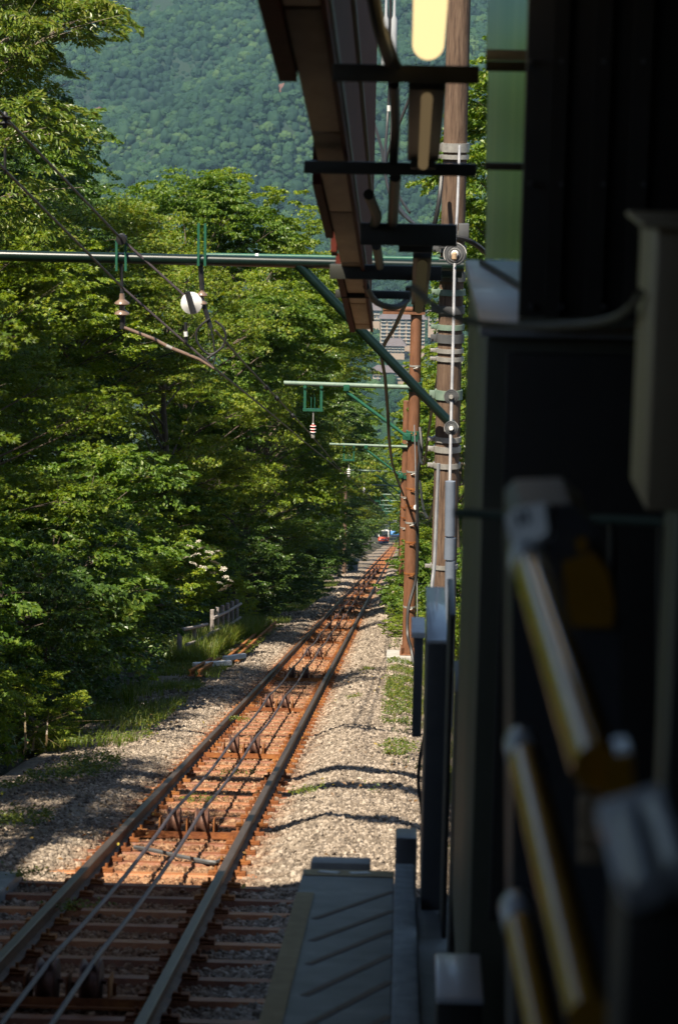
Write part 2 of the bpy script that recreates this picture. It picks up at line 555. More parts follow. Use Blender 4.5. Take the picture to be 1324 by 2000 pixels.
def bed_h(x, s):
    """ballast surface above the rail heads' plane (negative)."""
    x, s = np.asarray(x, float), np.asarray(s, float)
    d = np.abs(x + 1.845)
    inner = np.where(d < 1.0, -0.168, -0.168 - (d - 1.0) * 0.05)
    right = np.where(x > -0.8, np.clip((x + 0.8) * 0.10, 0, 0.12), 0.0) - np.where(x > 0.0, (x - 0.0) * 0.22, 0)
    far_in = np.clip((s - 18.2) / 1.2, 0, 1)
    inner = inner + far_in * (0.018 + 0.045 * np.clip((d - 0.68) / 0.25, 0, 1))
    lump = (fbm(x * 1.1 + 5, s * 0.7 + 3, 3) - 0.5) * 0.14 * np.clip((d - 0.75) / 0.8, 0, 1)
    right = right + 0.13 * np.exp(-((x + 0.62) / 0.34) ** 2) * np.clip((s - 18.3) / 2, 0, 1) * (0.6 + 0.8 * (fbm(s * 0.25 + 2, s * 0 + 6, 2) - 0.3))
    return inner + right + lump + 0.03 * np.clip((d - .9) / .3, 0, 1) + 1.8 * np.clip((s - 637) / 100, 0, 1) ** 2

bx = np.concatenate([np.arange(-4.7, 0.95, 0.18)])
bs = np.concatenate([np.arange(6, 70, 0.35), np.geomspace(70.5, 690, 120)])
BX, BS = np.meshgrid(bx, bs)
edge = (fbm(BS * 0.35 + 1, BS * 0 + 2, 3) - 0.5) * 0.9
BXw = BX + edge * np.clip((-2.9 - BX) / 1.4, 0, 1)
BH = bed_h(BXw, BS) - np.where(BX < -4.5, 0.12, 0) - np.where(BX > 0.7, 0.1, 0)
P = np.stack([BXw, BS * CA + (BH - H) * SA, -BS * SA + (BH - H) * CA], -1).reshape(-1, 3)
nx, ny = len(bx), len(bs)
ii = (np.arange(ny - 1)[:, None] * nx + np.arange(nx - 1)[None, :]).ravel()
bf = np.stack([ii, ii + 1, ii + nx + 1, ii + nx], -1)
tag(link('track_bed', np_mesh('track_bed', P, bf, M_BALLAST, smooth=True)), kind='structure')

# ------------------------------------------------------------------ geometry-node scatter (uncountable stuff only)
def scatter(name, pts, scales, rots, variants, kind_label, cat):
    """pts carry 'sc' and 'rt'; variants: list of meshes built as objects outside the scene."""
    me = bpy.data.meshes.new(name)
    me.vertices.add(len(pts))
    me.vertices.foreach_set('co', np.ascontiguousarray(pts, dtype=np.float32).ravel())
    a = me.attributes.new('sc', 'FLOAT_VECTOR', 'POINT')
    a.data.foreach_set('vector', np.ascontiguousarray(scales, dtype=np.float32).ravel())
    a = me.attributes.new('rt', 'FLOAT_VECTOR', 'POINT')
    a.data.foreach_set('vector', np.ascontiguousarray(rots, dtype=np.float32).ravel())
    a = me.attributes.new('vi', 'INT', 'POINT')
    a.data.foreach_set('value', np.random.default_rng(5).integers(0, len(variants), len(pts)).astype(np.int32))
    o = link(name, me)
    ng = bpy.data.node_groups.new(name + '_scatter', 'GeometryNodeTree')
    ng.interface.new_socket('Geometry', in_out='INPUT', socket_type='NodeSocketGeometry')
    ng.interface.new_socket('Geometry', in_out='OUTPUT', socket_type='NodeSocketGeometry')
    gi, go = ng.nodes.new('NodeGroupInput'), ng.nodes.new('NodeGroupOutput')
    ip = ng.nodes.new('GeometryNodeInstanceOnPoints')
    jn = ng.nodes.new('GeometryNodeJoinGeometry')
    for vo in reversed(variants):
        oi = ng.nodes.new('GeometryNodeObjectInfo')
        oi.inputs['Object'].default_value = vo
        oi.inputs['As Instance'].default_value = True
        ng.links.new(oi.outputs['Geometry'], jn.inputs[0])
    def attr(nm, typ):
        n = ng.nodes.new('GeometryNodeInputNamedAttribute')
        n.data_type = typ
        n.inputs['Name'].default_value = nm
        return n.outputs['Attribute']
    ng.links.new(gi.outputs[0], ip.inputs['Points'])
    ng.links.new(jn.outputs[0], ip.inputs['Instance'])
    ip.inputs['Pick Instance'].default_value = True
    ng.links.new(attr('vi', 'INT'), ip.inputs['Instance Index'])
    ng.links.new(attr('sc', 'FLOAT_VECTOR'), ip.inputs['Scale'])
    er = ng.nodes.new('FunctionNodeEulerToRotation')
    ng.links.new(attr('rt', 'FLOAT_VECTOR'), er.inputs[0])
    ng.links.new(er.outputs[0], ip.inputs['Rotation'])
    ng.links.new(ip.outputs[0], go.inputs[0])
    md = o.modifiers.new('scatter', 'NODES')
    md.node_group = ng
    return tag(o, kind_label, cat, kind='stuff')

def lump_mesh(name, seed, sub, amp, freq, squash, material, flat):
    bm = bmesh.new()
    bmesh.ops.create_icosphere(bm, subdivisions=sub, radius=1.0)
    rr = np.random.default_rng(seed)
    off = rr.random(3) * 50
    dirs = rr.normal(size=(9, 3))
    dirs /= np.linalg.norm(dirs, axis=1)[:, None]
    cut = rr.uniform(0.55, 0.95, 9)
    from mathutils import noise
    for v in bm.verts:
        p = v.co.copy()
        if flat:                                   # a broken stone: planes cut off a ball
            for d, c in zip(dirs, cut):
                k = p.x * d[0] + p.y * d[1] + p.z * d[2]
                if k > c:
                    p -= Vector(d) * (k - c)
        q = noise.fractal(p * freq + Vector(off), 1.0, 2.0, 4)
        v.co = p * (1 + amp * q)
        v.co.z *= squash
    me = bpy.data.meshes.new(name)
    bm.to_mesh(me)
    bm.free()
    me.materials.append(material)
    me.polygons.foreach_set('use_smooth', np.full(len(me.polygons), not flat))
    return bpy.data.objects.new(name, me)

stones = [lump_mesh('stone_shape', 20 + k, 2, 0.16, 1.3, 0.72, M_BALLAST, True) for k in range(6)]
g = np.random.default_rng(11)

def stone_field(s0, s1, dens, rad, x0=-4.1, x1=0.55):
    n = int((s1 - s0) * (x1 - x0) * dens)
    x, s = g.uniform(x0, x1, n), g.uniform(s0, s1, n)
    keep = np.ones(n, bool)
    ph = np.abs(((s - 10.3) / 0.64) % 1.0 - 0.5) * 0.64           # sleepers stand clear of stones
    d = np.abs(x + 1.845)
    keep &= ~((ph > 0.235) & (d < np.where(s < 18.6, 1.3, 0.72 + 0.14 * np.sin(s * 9.1))) & (g.random(n) < 0.93))
    for rx in (-2.37, -1.32):
        keep &= np.abs(x - rx) > 0.085
    ragged = (fbm(s * 0.5 + 4, x * 0.6, 3) - 0.5) * 1.8
    keep &= ~((x < -3.3 + ragged) & (g.random(n) < 0.75))
    keep &= ~((x > 0.1 + ragged * .35) & (g.random(n) < 0.65))
    x, s = x[keep], s[keep]
    n = len(x)
    r = rad * g.lognormal(0, 0.30, n).clip(0.45, 1.9)
    h = bed_h(x, s) + r * g.uniform(-0.25, 0.35, n)
    p = np.stack([x, s * CA + (h - H) * SA, -s * SA + (h - H) * CA], -1)
    sc = r[:, None] * g.uniform(0.7, 1.3, (n, 3))
    return p, sc, g.uniform(0, 6.28, (n, 3))

F1 = stone_field(9.0, 36, 1400, 0.0175)
F2 = stone_field(36, 75, 480, 0.025)
F3 = stone_field(75, 170, 80, 0.045)
FP, FS, FR = (np.concatenate([a, b, c]) for a, b, c in zip(F1, F2, F3))
scatter('gravel', FP, FS, FR, stones, 'pale grey and rust stained ballast stones around the track', 'gravel')

# ------------------------------------------------------------------ railway track
XL, XR = -2.37, -1.32
track = empty('railway_track', tp(0, 0, 0), 'single rusty cable railway track running straight downhill between trees', 'railway track', rot=(-AL, 0, 0))

def rail_profile(x):
    # (dx, h) running round the section; heads at h = 0
    return [(-0.052, -0.122), (0.052, -0.122), (0.052, -0.112), (0.012, -0.098), (0.009, -0.045), (0.031, -0.032), (0.032, -0.006), (0.026, 0.0),
            (-0.026, 0.0), (-0.032, -0.006), (-0.031, -0.032), (-0.009, -0.045), (-0.012, -0.098), (-0.052, -0.112)]

def rail(path, parent, name='rail'):
    m = MB()
    rings = []
    for (x, s, h) in path:
        rings.append([Vector((x + dx, s, h + dz)) for dx, dz in rail_profile(x)])
    vs, fs = [], []
    k = len(rings[0])
    for r_ in rings:
        vs += r_
    top = []
    for i in range(len(rings) - 1):
        for j in range(k):
            fs.append((i * k + j, i * k + (j + 1) % k, (i + 1) * k + (j + 1) % k, (i + 1) * k + j))
            top.append(1 if j in (6, 7, 8) else 0)
    fs.append(tuple(range(k)))
    top.append(0)
    m.v = [tuple(v) for v in vs]
    m.f = fs
    m.m = top
    return m.build(name, [M_RAIL, M_RAILTOP], parent)

SW = 575.0
for x in (XL, XR):
    rail([(x, s, 0) for s in (6, 40, 80, 140, 220, 330, 440, SW)], track)
# the passing loop far down: each rail of the two branches
for sgn, dx in ((-1, -3.1), (1, -0.3)):
    for x in (XL, XR):
        rail([(x + dx * (3 * u * u - 2 * u ** 3), SW + 45 * u, 0) for u in np.linspace(0.0, 1, 10)] + [(x + dx, SW + 62 + k, 1.8 * min(k / 100, 1) ** 2) for k in (0, 30, 60, 100, 180)], track)

def sleeper_mesh():
    m = MB()
    w, L, z = 0.062, 1.02, -0.122
    # inverted trough of pressed steel: flat top, sloping sides, turned down ends
    prof = [(-w, z), (w, z), (w + 0.035, z - 0.075), (w + 0.028, z - 0.078), (w - 0.006, z - 0.012), (-w + 0.006, z - 0.012), (-w - 0.028, z - 0.078), (-w - 0.035, z - 0.075)]
    a = [Vector((-L, y, h)) for y, h in prof]
    b = [Vector((L, y, h)) for y, h in prof]
    m.loft(a, b)
    return m

def plate_mesh():
    m = MB()
    m.box((0, 0, -0.116), (0.30, 0.13, 0.012), bevel=0.002)
    for sx in (-1, 1):
        m.box((sx * 0.078, 0, -0.099), (0.055, 0.075, 0.026), bevel=0.004)
        m.cyl((sx * 0.092, 0.0, -0.09), (sx * 0.092, 0.0, -0.055), 0.013, n=6)
        m.box((sx * 0.125, 0, -0.103), (0.045, 0.10, 0.02), bevel=0.003)
    return m

SL = sleeper_mesh().mesh('sleeper', M_SLEEPER)
PL = plate_mesh().mesh('tie_plate', M_STEEL_RUST)
NS, S0, DS = 300, 10.3, 0.64
for i in range(NS):
    s = S0 + i * DS
    o = link('sleeper', SL, track)
    lng = 1.0 + rnd.uniform(-0.03, 0.05) + (0.14 if i < 14 else 0)
    o.location = (-1.845 + rnd.uniform(-0.04, 0.04), s, rnd.uniform(-0.004, 0.0))
    o.scale = (lng, 1, 1)
    o.rotation_euler = (0, 0, rnd.uniform(-0.008, 0.008))
    if i < 110:
        for x in (XL, XR):
            q = link('tie_plate', PL, o)
            q.location = ((x - o.location.x) / lng, 0, -o.location.z)
            q.scale = (1 / lng, 1, 1)
far = MB()
for i in range(NS, int((SW - S0) / DS)):
    far.box((-1.845, S0 + i * DS, -0.14), (2.05, 0.13, 0.03))
tag(far.build('sleeper_row', M_SLEEPER, track), kind='stuff')

# cable rollers between the rails
def roller_meshes():
    bar = MB()
    bar.box((0, -0.16, -0.115), (0.94, 0.05, 0.012))
    bar.box((0, -0.135, -0.09), (0.94, 0.008, 0.05))
    bar.box((0, 0.14, -0.115), (0.94, 0.05, 0.012))
    for sx in (-1, 1):
        bar.box((sx * 0.34, -0.02, -0.098), (0.20, 0.16, 0.03), bevel=0.004)
    br = MB()
    br.box((0, 0, -0.03), (0.012, 0.20, 0.15), bevel=0.002)
    br.box((0, 0.08, -0.06), (0.05, 0.012, 0.09))
    pu = MB()
    pu.lathe([(0.012, -0.062), (0.125, -0.058), (0.13, -0.045), (0.098, -0.018), (0.094, 0.0), (0.098, 0.018), (0.13, 0.045), (0.125, 0.058), (0.012, 0.062)], (0, 0, 0), (1, 0, 0), 20)
    pu.cyl((-0.085, 0, 0), (0.085, 0, 0), 0.014, n=8)
    return bar.mesh('cross_bar', M_STEEL_RUST), br.mesh('bracket', M_STEEL_RUST), pu.mesh('pulley', M_PULLEY)

MBAR, MBR, MPU = roller_meshes()
CX = (-1.965, -1.715)              # the two ropes
ROPE_H = 0.115
roller_s = [13.9 + 7.72 * k for k in range(24)]
for k, s in enumerate(roller_s):
    b = link('cable_roller', MBAR, track)
    b.location = (-1.845, s, 0)
    for j, cx in enumerate(CX):
        p = link('pulley', MPU, b)
        p.location = (cx + 1.845, 0, ROPE_H - 0.11)
        p.rotation_euler = (rnd.random() * 6, 0, 0)
    for dx in (-0.24, 0.0, 0.24):
        q = link('bracket', MBR, b)
        q.location = (dx, 0, 0)

# wire ropes, laid strand by strand where they are near
def rope(cx, name, label):
    m = MB()
    ss = []
    s = 7.0
    while s < 700:
        ss.append(s)
        s += 1.2 if s < 60 else 12
    pts = []
    for s in ss:
        u = ((s - roller_s[0]) / 7.72) % 1.0
        pts.append(tp(cx, s, ROPE_H - 0.055 * 4 * u * (1 - u)))
    m.tube(pts, 0.0155, n=10)
    o = m.build('core', M_CABLE)
    return o

M_ROPE, _t, _o = nt('twisted_wire_rope')
_p = N(_t, 'BsdfPrincipled', Roughness=0.42, Metallic=0.45)
_tc = N(_t, 'TexCoord')
_mp = N(_t, 'Mapping')
_mp.inputs['Rotation'].default_value = (0.0, 0.9, 0.55)
_t.links.new(_tc.outputs['Object'], _mp.inputs[0])
_wv = N(_t, 'TexWave', Scale=14.0, Distortion=0.6)
_t.links.new(_mp.outputs[0], _wv.inputs['Vector'])
_c = ramp(_t, _wv.outputs[1], [(0.2, (0.045, 0.036, 0.042)), (0.8, (0.17, 0.14, 0.155))])
_t.links.new(_c, _p.inputs['Base Color'])
_b = N(_t, 'Bump', Strength=0.6, Distance=0.01)
_t.links.new(_wv.outputs[1], _b.inputs['Height'])
_t.links.new(_b.outputs[0], _p.inputs['Normal'])
_t.links.new(_p.outputs[0], _o.inputs['Surface'])
for cx, lab in zip(CX, ('left of the two steel haulage ropes running between the rails', 'right of the two steel haulage ropes running between the rails')):
    o = rope(cx, 'haulage_rope', lab)
    o.name = 'haulage_rope'
    o.data.materials[0] = M_ROPE
    tag(o, lab, 'cable', 'haulage ropes')

# ------------------------------------------------------------------ far forest on the hillside
def forest_mat(name, stops):
    m, t, out = nt(name)
    gq = N(t, 'NewGeometry')
    oi = N(t, 'ObjectInfo')
    n1 = N(t, 'TexNoise', Scale=0.011, Detail=5.0, Roughness=0.65)
    t.links.new(gq.outputs['Position'], n1.inputs['Vector'])
    n2 = N(t, 'TexNoise', Scale=0.7, Detail=3.0)
    t.links.new(gq.outputs['Position'], n2.inputs['Vector'])
    a = N(t, 'Math', operation='MULTIPLY_ADD')
    t.links.new(oi.outputs['Random'], a.inputs[0])
    a.inputs[1].default_value = 0.24
    t.links.new(n1.outputs[0], a.inputs[2])
    b = N(t, 'Math', operation='MULTIPLY_ADD')
    t.links.new(n2.outputs[0], b.inputs[0])
    b.inputs[1].default_value = 0.25
    t.links.new(a.outputs[0], b.inputs[2])
    c = ramp(t, b.outputs[0], stops)
    p = N(t, 'BsdfPrincipled', Roughness=0.85)
    p.inputs['Specular IOR Level'].default_value = 0.2
    t.links.new(c, p.inputs['Base Color'])
    t.links.new(p.outputs[0], out.inputs['Surface'])
    return m

M_FAR = forest_mat('far_broadleaf_foliage', [(0.52, (0.004, 0.018, 0.011)), (0.68, (0.010, 0.034, 0.015)), (0.82, (0.022, 0.054, 0.018)), (0.95, (0.048, 0.085, 0.026))])
M_FAR2 = forest_mat('far_cedar_foliage', [(0.45, (0.005, 0.020, 0.012)), (0.8, (0.010, 0.032, 0.016)), (1.1, (0.020, 0.050, 0.020))])
M_FAR3 = mat('far_withered_foliage', [(0.11, 0.045, 0.035), (0.15, 0.075, 0.055)], 0.9, scale=0.5)
crowns = [lump_mesh('crown_shape', 60 + k, 4, 0.34, 4.2, 0.9, M_FAR, False) for k in range(5)]
crowns += [lump_mesh('crown_shape', 80 + k, 3, 0.30, 2.6, 1.35, M_FAR2, False) for k in range(2)]
g = np.random.default_rng(23)

def forest_pts(y0, y1, cell, a0=-0.20, a1=0.13):
    out = []
    for Y in np.arange(y0, y1, cell):
        X = np.arange(a0 * Y, a1 * Y, cell)
        out.append(np.stack([X, np.full_like(X, Y)], -1))
    p = np.concatenate(out)
    return p + g.uniform(-0.55, 0.55, p.shape) * cell

pp = np.concatenate([forest_pts(1150, 2340, 9.0, -0.09, 0.06), forest_pts(2340, 4700, 5.8)])
hot = at(783, 660, 2200)
bad = (np.abs(pp[:, 0] - hot.x) < 34) & (pp[:, 1] > 2085) & (pp[:, 1] < 2240)
pp = pp[~bad]
n = len(pp)
r = g.lognormal(math.log(3.5), 0.42, n).clip(1.6, 8)
z = ground_z(pp[:, 0], pp[:, 1]) + r * 0.75
scatter('hillside_forest', np.column_stack([pp, z]), np.stack([r, r, r * g.uniform(0.8, 1.25, n)], -1), np.stack([g.uniform(-.15, .15, n), g.uniform(-.15, .15, n), g.uniform(0, 6.28, n)], -1), crowns, 'hazy green forest covering the mountainside across the valley', 'forest')
# a few withered trees stand out red-brown among the green
dead = lump_mesh('withered_shape', 99, 3, 0.45, 2.4, 1.2, M_FAR3, False)
for k, (px, py, Yd, lab) in enumerate([(194, 222, 3150, 'lone red-brown withered tree on the mountainside beside the left tree crown'),
                          (203, 58, 3500, 'small red-brown withered tree high on the mountainside'),
                          (553, 178, 3260, 'small red-brown withered tree on the mountainside close to the eave')]):
    for Yt in np.arange(2400, 4600, 6):
        q = at(px, py, Yt)
        if ground_z(q.x, q.y) + 6 > q.z:
            break
    o = link('withered_tree', dead.data)
    o.location = (q.x, q.y, float(ground_z(q.x, q.y)) + 7)
    o.scale = (5.5, 5.5, 6)
    tag(o, lab, 'tree', 'withered trees on the mountainside')

# ------------------------------------------------------------------ vegetation
LM_MAPLE = leaf_mat('maple_leaf', [(0.0, (0.063, 0.125, 0.014)), (0.45, (0.120, 0.195, 0.020)), (0.8, (0.208, 0.265, 0.026)), (1.0, (0.245, 0.240, 0.032))], 0.45)
LM_BROAD = leaf_mat('broad_leaf', [(0.0, (0.048, 0.105, 0.016)), (0.5, (0.101, 0.180, 0.024)), (0.85, (0.183, 0.255, 0.034)), (1.0, (0.290, 0.290, 0.050))], 0.43)
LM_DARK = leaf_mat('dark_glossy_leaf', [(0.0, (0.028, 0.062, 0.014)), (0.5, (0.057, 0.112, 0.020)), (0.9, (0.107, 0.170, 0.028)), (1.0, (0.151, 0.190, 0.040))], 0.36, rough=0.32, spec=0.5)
LM_YELLOW = leaf_mat('yellow_green_leaf', [(0.0, (0.095, 0.165, 0.016)), (0.5, (0.176, 0.255, 0.024)), (0.85, (0.290, 0.320, 0.032)), (1.0, (0.316, 0.310, 0.045))], 0.46)
LM_LONG = leaf_mat('long_oak_leaf', [(0.0, (0.057, 0.110, 0.018)), (0.5, (0.120, 0.190, 0.027)), (0.85, (0.208, 0.245, 0.038)), (1.0, (0.204, 0.200, 0.050))], 0.4, rough=0.35, spec=0.5)
M_BARK = mat('grey_brown_bark', [(0.25, (0.045, 0.032, 0.023)), (0.55, (0.105, 0.08, 0.058)), (0.8, (0.20, 0.165, 0.125))], 0.9, scale=9, stretch=(3, 3, 0.7), bump=0.6, bscale=25)
M_PALEBARK = mat('pale_twig_bark', [(0.25, (0.14, 0.11, 0.085)), (0.75, (0.33, 0.28, 0.23))], 0.85, scale=14, bump=0.3)
M_GRASS = leaf_mat('grass_blade', [(0.0, (0.057, 0.100, 0.014)), (0.6, (0.120, 0.175, 0.022)), (1.0, (0.224, 0.220, 0.050))], 0.45)
M_WEED = leaf_mat('weed_leaf', [(0.0, (0.050, 0.085, 0.014)), (0.6, (0.107, 0.150, 0.020)), (0.93, (0.184, 0.180, 0.025)), (1.0, (0.194, 0.190, 0.030))], 0.38)
M_PETAL = mat('white_flower_petal', [(0.3, (0.36, 0.32, 0.24)), (0.7, (0.50, 0.46, 0.37))], 0.7, scale=8)

def unit(a):
    return a / np.maximum(np.linalg.norm(a, axis=-1, keepdims=True), 1e-9)

def leaf_geo(c, nrm, d, size, shape, rng):
    """leaf blades: centres c, normals nrm, pointing directions d, lengths size -> verts, faces, attr."""
    n = len(c)
    nrm = unit(nrm)
    d = unit(d - nrm * (d * nrm).sum(-1, keepdims=True))
    w = np.cross(nrm, d)
    s = size[:, None]
    rv = rng.random(n)
    if shape == 'star':
        ang = np.radians([0, 58, 118, -118, -58])
        lob = [1.0, 0.86, 0.5, 0.5, 0.86]
        V, Fc = [], []
        for k, (a, l) in enumerate(zip(ang, lob)):
            u = d * math.cos(a) + w * math.sin(a)
            v = -d * math.sin(a) + w * math.cos(a)
            V += [c - u * 0.04 * s + v * 0.13 * s, c - u * 0.04 * s - v * 0.13 * s, c + u * 0.58 * l * s - nrm * 0.10 * s]
        V = np.stack(V, 1)
        base = np.arange(n)[:, None, None] * 15 + np.arange(15).reshape(5, 3)[None]
        return V.reshape(-1, 3), base.reshape(-1, 3), np.repeat(rv, 15)
    wd = {'oval': 0.30, 'long': 0.17, 'tiny': 0.34}[shape]
    V = np.stack([c - d * 0.5 * s, c + w * wd * s + nrm * 0.07 * s + d * 0.02 * s, c + d * 0.5 * s - nrm * 0.10 * s, c - w * wd * s + nrm * 0.07 * s + d * 0.02 * s], 1)
    base = np.arange(n)[:, None] * 4 + np.arange(4)[None]
    # two triangles so that the blade folds along its midrib
    f = np.concatenate([base[:, [0, 1, 2]], base[:, [0, 2, 3]]], 0)
    return V.reshape(-1, 3), f, np.repeat(rv, 4)

def spray(rng, n, L, W, size, shape, droop):
    """leaves along a flat twig that points to +x and droops."""
    u = rng.beta(1.3, 1.0, n)
    side = rng.normal(0, 0.42, n) * np.sin(np.clip(u, 0.05, 0.97) * math.pi) ** 0.6
    p = np.stack([u * L, side * W, -droop * (u * L) ** 2 - 0.25 * droop * np.abs(side) * W + rng.normal(0, 0.035 * L, n)], -1)
    nrm = np.stack([rng.normal(0.25 * droop, 0.7, n), rng.normal(-0.1, 0.7, n), np.ones(n)], -1)
    d = np.stack([np.ones(n), np.sign(side) * 0.8 + rng.normal(0, 0.5, n), -0.35 - 0.5 * droop + rng.normal(0, 0.25, n)], -1)
    return p, nrm, d, size * rng.uniform(0.65, 1.25, n)

def crown(name, seed, pads, sprays, leaves, crad, czmid, chalf, leaf, shape, droop, material, padr=(0.2, 0.32), flat=0.42, low=-0.75, layered=False, base_z=None, extra=None):
    """foliage of one plant round x = y = 0: flattened boughs of twig sprays with gaps between them."""
    rng = np.random.default_rng(seed)
    P, NR, D, S = [], [], [], []
    limbs = []
    for k in range(pads):
        az = k * 2.399 + rng.normal(0, 0.3)
        zt = rng.uniform(low, 0.98)
        rr = math.sqrt(max(0.0, 1 - zt * zt * 0.92)) * rng.uniform(0.55, 1.0)
        if zt < -0.1:
            rr *= 0.95
        pc = np.array([math.cos(az) * rr * crad, math.sin(az) * rr * crad, czmid + zt * chalf])
        pr = crad * rng.uniform(*padr)
        limbs.append((pc, pr))
        for j in range(sprays):
            th = rng.uniform(0, 6.283)
            q = math.sqrt(rng.random())
            zz = rng.normal(0.15, 0.33) if layered else rng.uniform(-0.7, 1.0)
            o = pc + np.array([math.cos(th) * q * pr, math.sin(th) * q * pr, zz * pr * flat])
            out = unit(np.array([o[0], o[1], 0]) * 0.7 + np.array([math.cos(th), math.sin(th), 0]) * crad * 0.6 + rng.normal(0, 0.15 * crad, 3) * np.array([1, 1, 0]))
            p, nr, d, s = spray(rng, leaves, pr * rng.uniform(0.5, 0.9), pr * rng.uniform(0.35, 0.65), leaf, shape, droop)
            tilt = rng.normal(0.05, 0.22)
            ct, st = math.cos(tilt), math.sin(tilt)
            def rotv(a):
                b = np.stack([a[:, 0] * ct - a[:, 2] * st, a[:, 1], a[:, 0] * st + a[:, 2] * ct], -1)
                return np.stack([b[:, 0] * out[0] - b[:, 1] * out[1], b[:, 0] * out[1] + b[:, 1] * out[0], b[:, 2]], -1)
            P.append(rotv(p) + o - out * pr * 0.3)
            NR.append(rotv(nr))
            D.append(rotv(d))
            S.append(s)
    P, NR, D, S = np.concatenate(P), np.concatenate(NR), np.concatenate(D), np.concatenate(S)
    V, Fc, A = leaf_geo(P, NR, D, S, shape, rng)
    # bough by bough the greens differ a little
    me = np_mesh(name, V, Fc, material, attr=np.clip(A * 0.75 + 0.12 + 0.25 * (fbm(V[:, 0] * 0.9 + 7, V[:, 1] * 0.9 + V[:, 2] * 0.7, 2) - 0.5), 0, 1))
    return me, limbs

def woody(name, seed, limbs, base_r, trunk_top, material, wob=0.25, twigs=3):
    rng = random.Random(seed)
    m = MB()
    tz = [0, 0.25, 0.5, 0.75, 1.0]
    tpts = [Vector((rng.uniform(-wob, wob) * t, rng.uniform(-wob, wob) * t, trunk_top * t)) for t in tz]
    tpts[0].z = -0.4
    m.tube(tpts, [base_r * (1.25 - 0.95 * t) for t in tz], n=9)
    for pc, pr in limbs:
        pc = Vector(pc)
        t = min(max(0.10 + 0.8 * (pc.z - pc.xy.length * 0.55) / trunk_top, 0.12), 0.97)
        k = min(int(t * 4), 3)
        st = tpts[k].lerp(tpts[k + 1], t * 4 - k)
        mid = st.lerp(pc, 0.5) + Vector((rng.uniform(-.2, .2), rng.uniform(-.2, .2), 0.15 * (pc - st).length * rng.uniform(-0.3, 0.8)))
        r0 = base_r * 0.33 * (1.1 - 0.6 * t)
        m.tube([st, st.lerp(mid, 0.5), mid, mid.lerp(pc, 0.55), pc], [r0, r0 * 0.8, r0 * 0.6, r0 * 0.42, r0 * 0.2], n=6)
        for _ in range(twigs):
            e = pc + Vector((rng.uniform(-1, 1), rng.uniform(-1, 1), rng.uniform(-0.3, 0.45))) * pr * 1.1
            b = mid.lerp(pc, rng.uniform(0.3, 1))
            m.tube([b, b.lerp(e, 0.5) + Vector((rng.uniform(-.1, .1), rng.uniform(-.1, .1), 0.06)) * pr, e], [r0 * 0.3, r0 * 0.2, r0 * 0.07], n=5)
    return m.mesh(name, material)

KINDS = {}
def kind(key, seed, crad, czmid, chalf, leaf, shape, droop, material, pads, sprays, leaves, base_r, bark=M_BARK, twigs=3, **kw):
    cm, limbs = crown('crown', seed, pads, sprays, leaves, crad, czmid, chalf, leaf, shape, droop, material, **kw)
    KINDS[key] = (cm, woody('trunk', seed, limbs, base_r, czmid + chalf * 0.55, bark, twigs=twigs), limbs)

kind('maple_a', 1, 3.3, 5.2, 3.6, 0.105, 'star', 0.22, LM_MAPLE, 46, 20, 72, 0.13, layered=True, flat=0.66)
kind('maple_b', 2, 3.0, 4.8, 3.8, 0.100, 'star', 0.25, LM_YELLOW, 44, 20, 72, 0.12, flat=0.62)
kind('broad_a', 3, 3.2, 5.8, 4.4, 0.105, 'oval', 0.30, LM_BROAD, 60, 20, 92, 0.14, flat=0.68)
kind('broad_b', 4, 2.9, 5.4, 4.2, 0.098, 'oval', 0.25, LM_YELLOW, 56, 20, 92, 0.13, flat=0.68)
kind('oak', 5, 3.6, 8.2, 4.6, 0.115, 'long', 0.45, LM_LONG, 84, 19, 84, 0.15, bark=M_PALEBARK, twigs=5)
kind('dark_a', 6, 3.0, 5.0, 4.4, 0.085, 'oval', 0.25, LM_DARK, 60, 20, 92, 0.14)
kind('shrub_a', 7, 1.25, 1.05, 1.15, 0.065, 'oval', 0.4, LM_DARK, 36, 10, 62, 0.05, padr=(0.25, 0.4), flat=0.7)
kind('shrub_b', 8, 1.1, 0.95, 1.0, 0.060, 'oval', 0.5, LM_YELLOW, 34, 10, 60, 0.045, padr=(0.25, 0.4), flat=0.7)
kind('shrub_c', 9, 1.3, 1.3, 1.35, 0.075, 'oval', 0.6, LM_BROAD, 38, 11, 62, 0.05, padr=(0.25, 0.4), flat=0.7)
kind('droop', 10, 2.4, 7.0, 4.0, 0.13, 'long', 0.9, LM_YELLOW, 46, 12, 70, 0.14)

def plant(key, name, x, s, label, cat, group, scale=1.0, rz=None, zs=1.0, dz=0.0, lean=(0, 0)):
    Y = s * CA
    base = Vector((x, Y, float(ground_z(x, Y)) - 0.05 + dz))
    o = empty(name, base, label, cat, group)
    o.rotation_euler = (lean[0], lean[1], rnd.uniform(0, 6.28) if rz is None else rz)
    o.scale = (scale, scale, scale * zs)
    cm, tm, _ = KINDS[key]
    link('crown', cm, o)
    link('trunk' if cat == 'tree' else 'stem', tm, o)
    return o

G1 = 'trees along the left of the line'
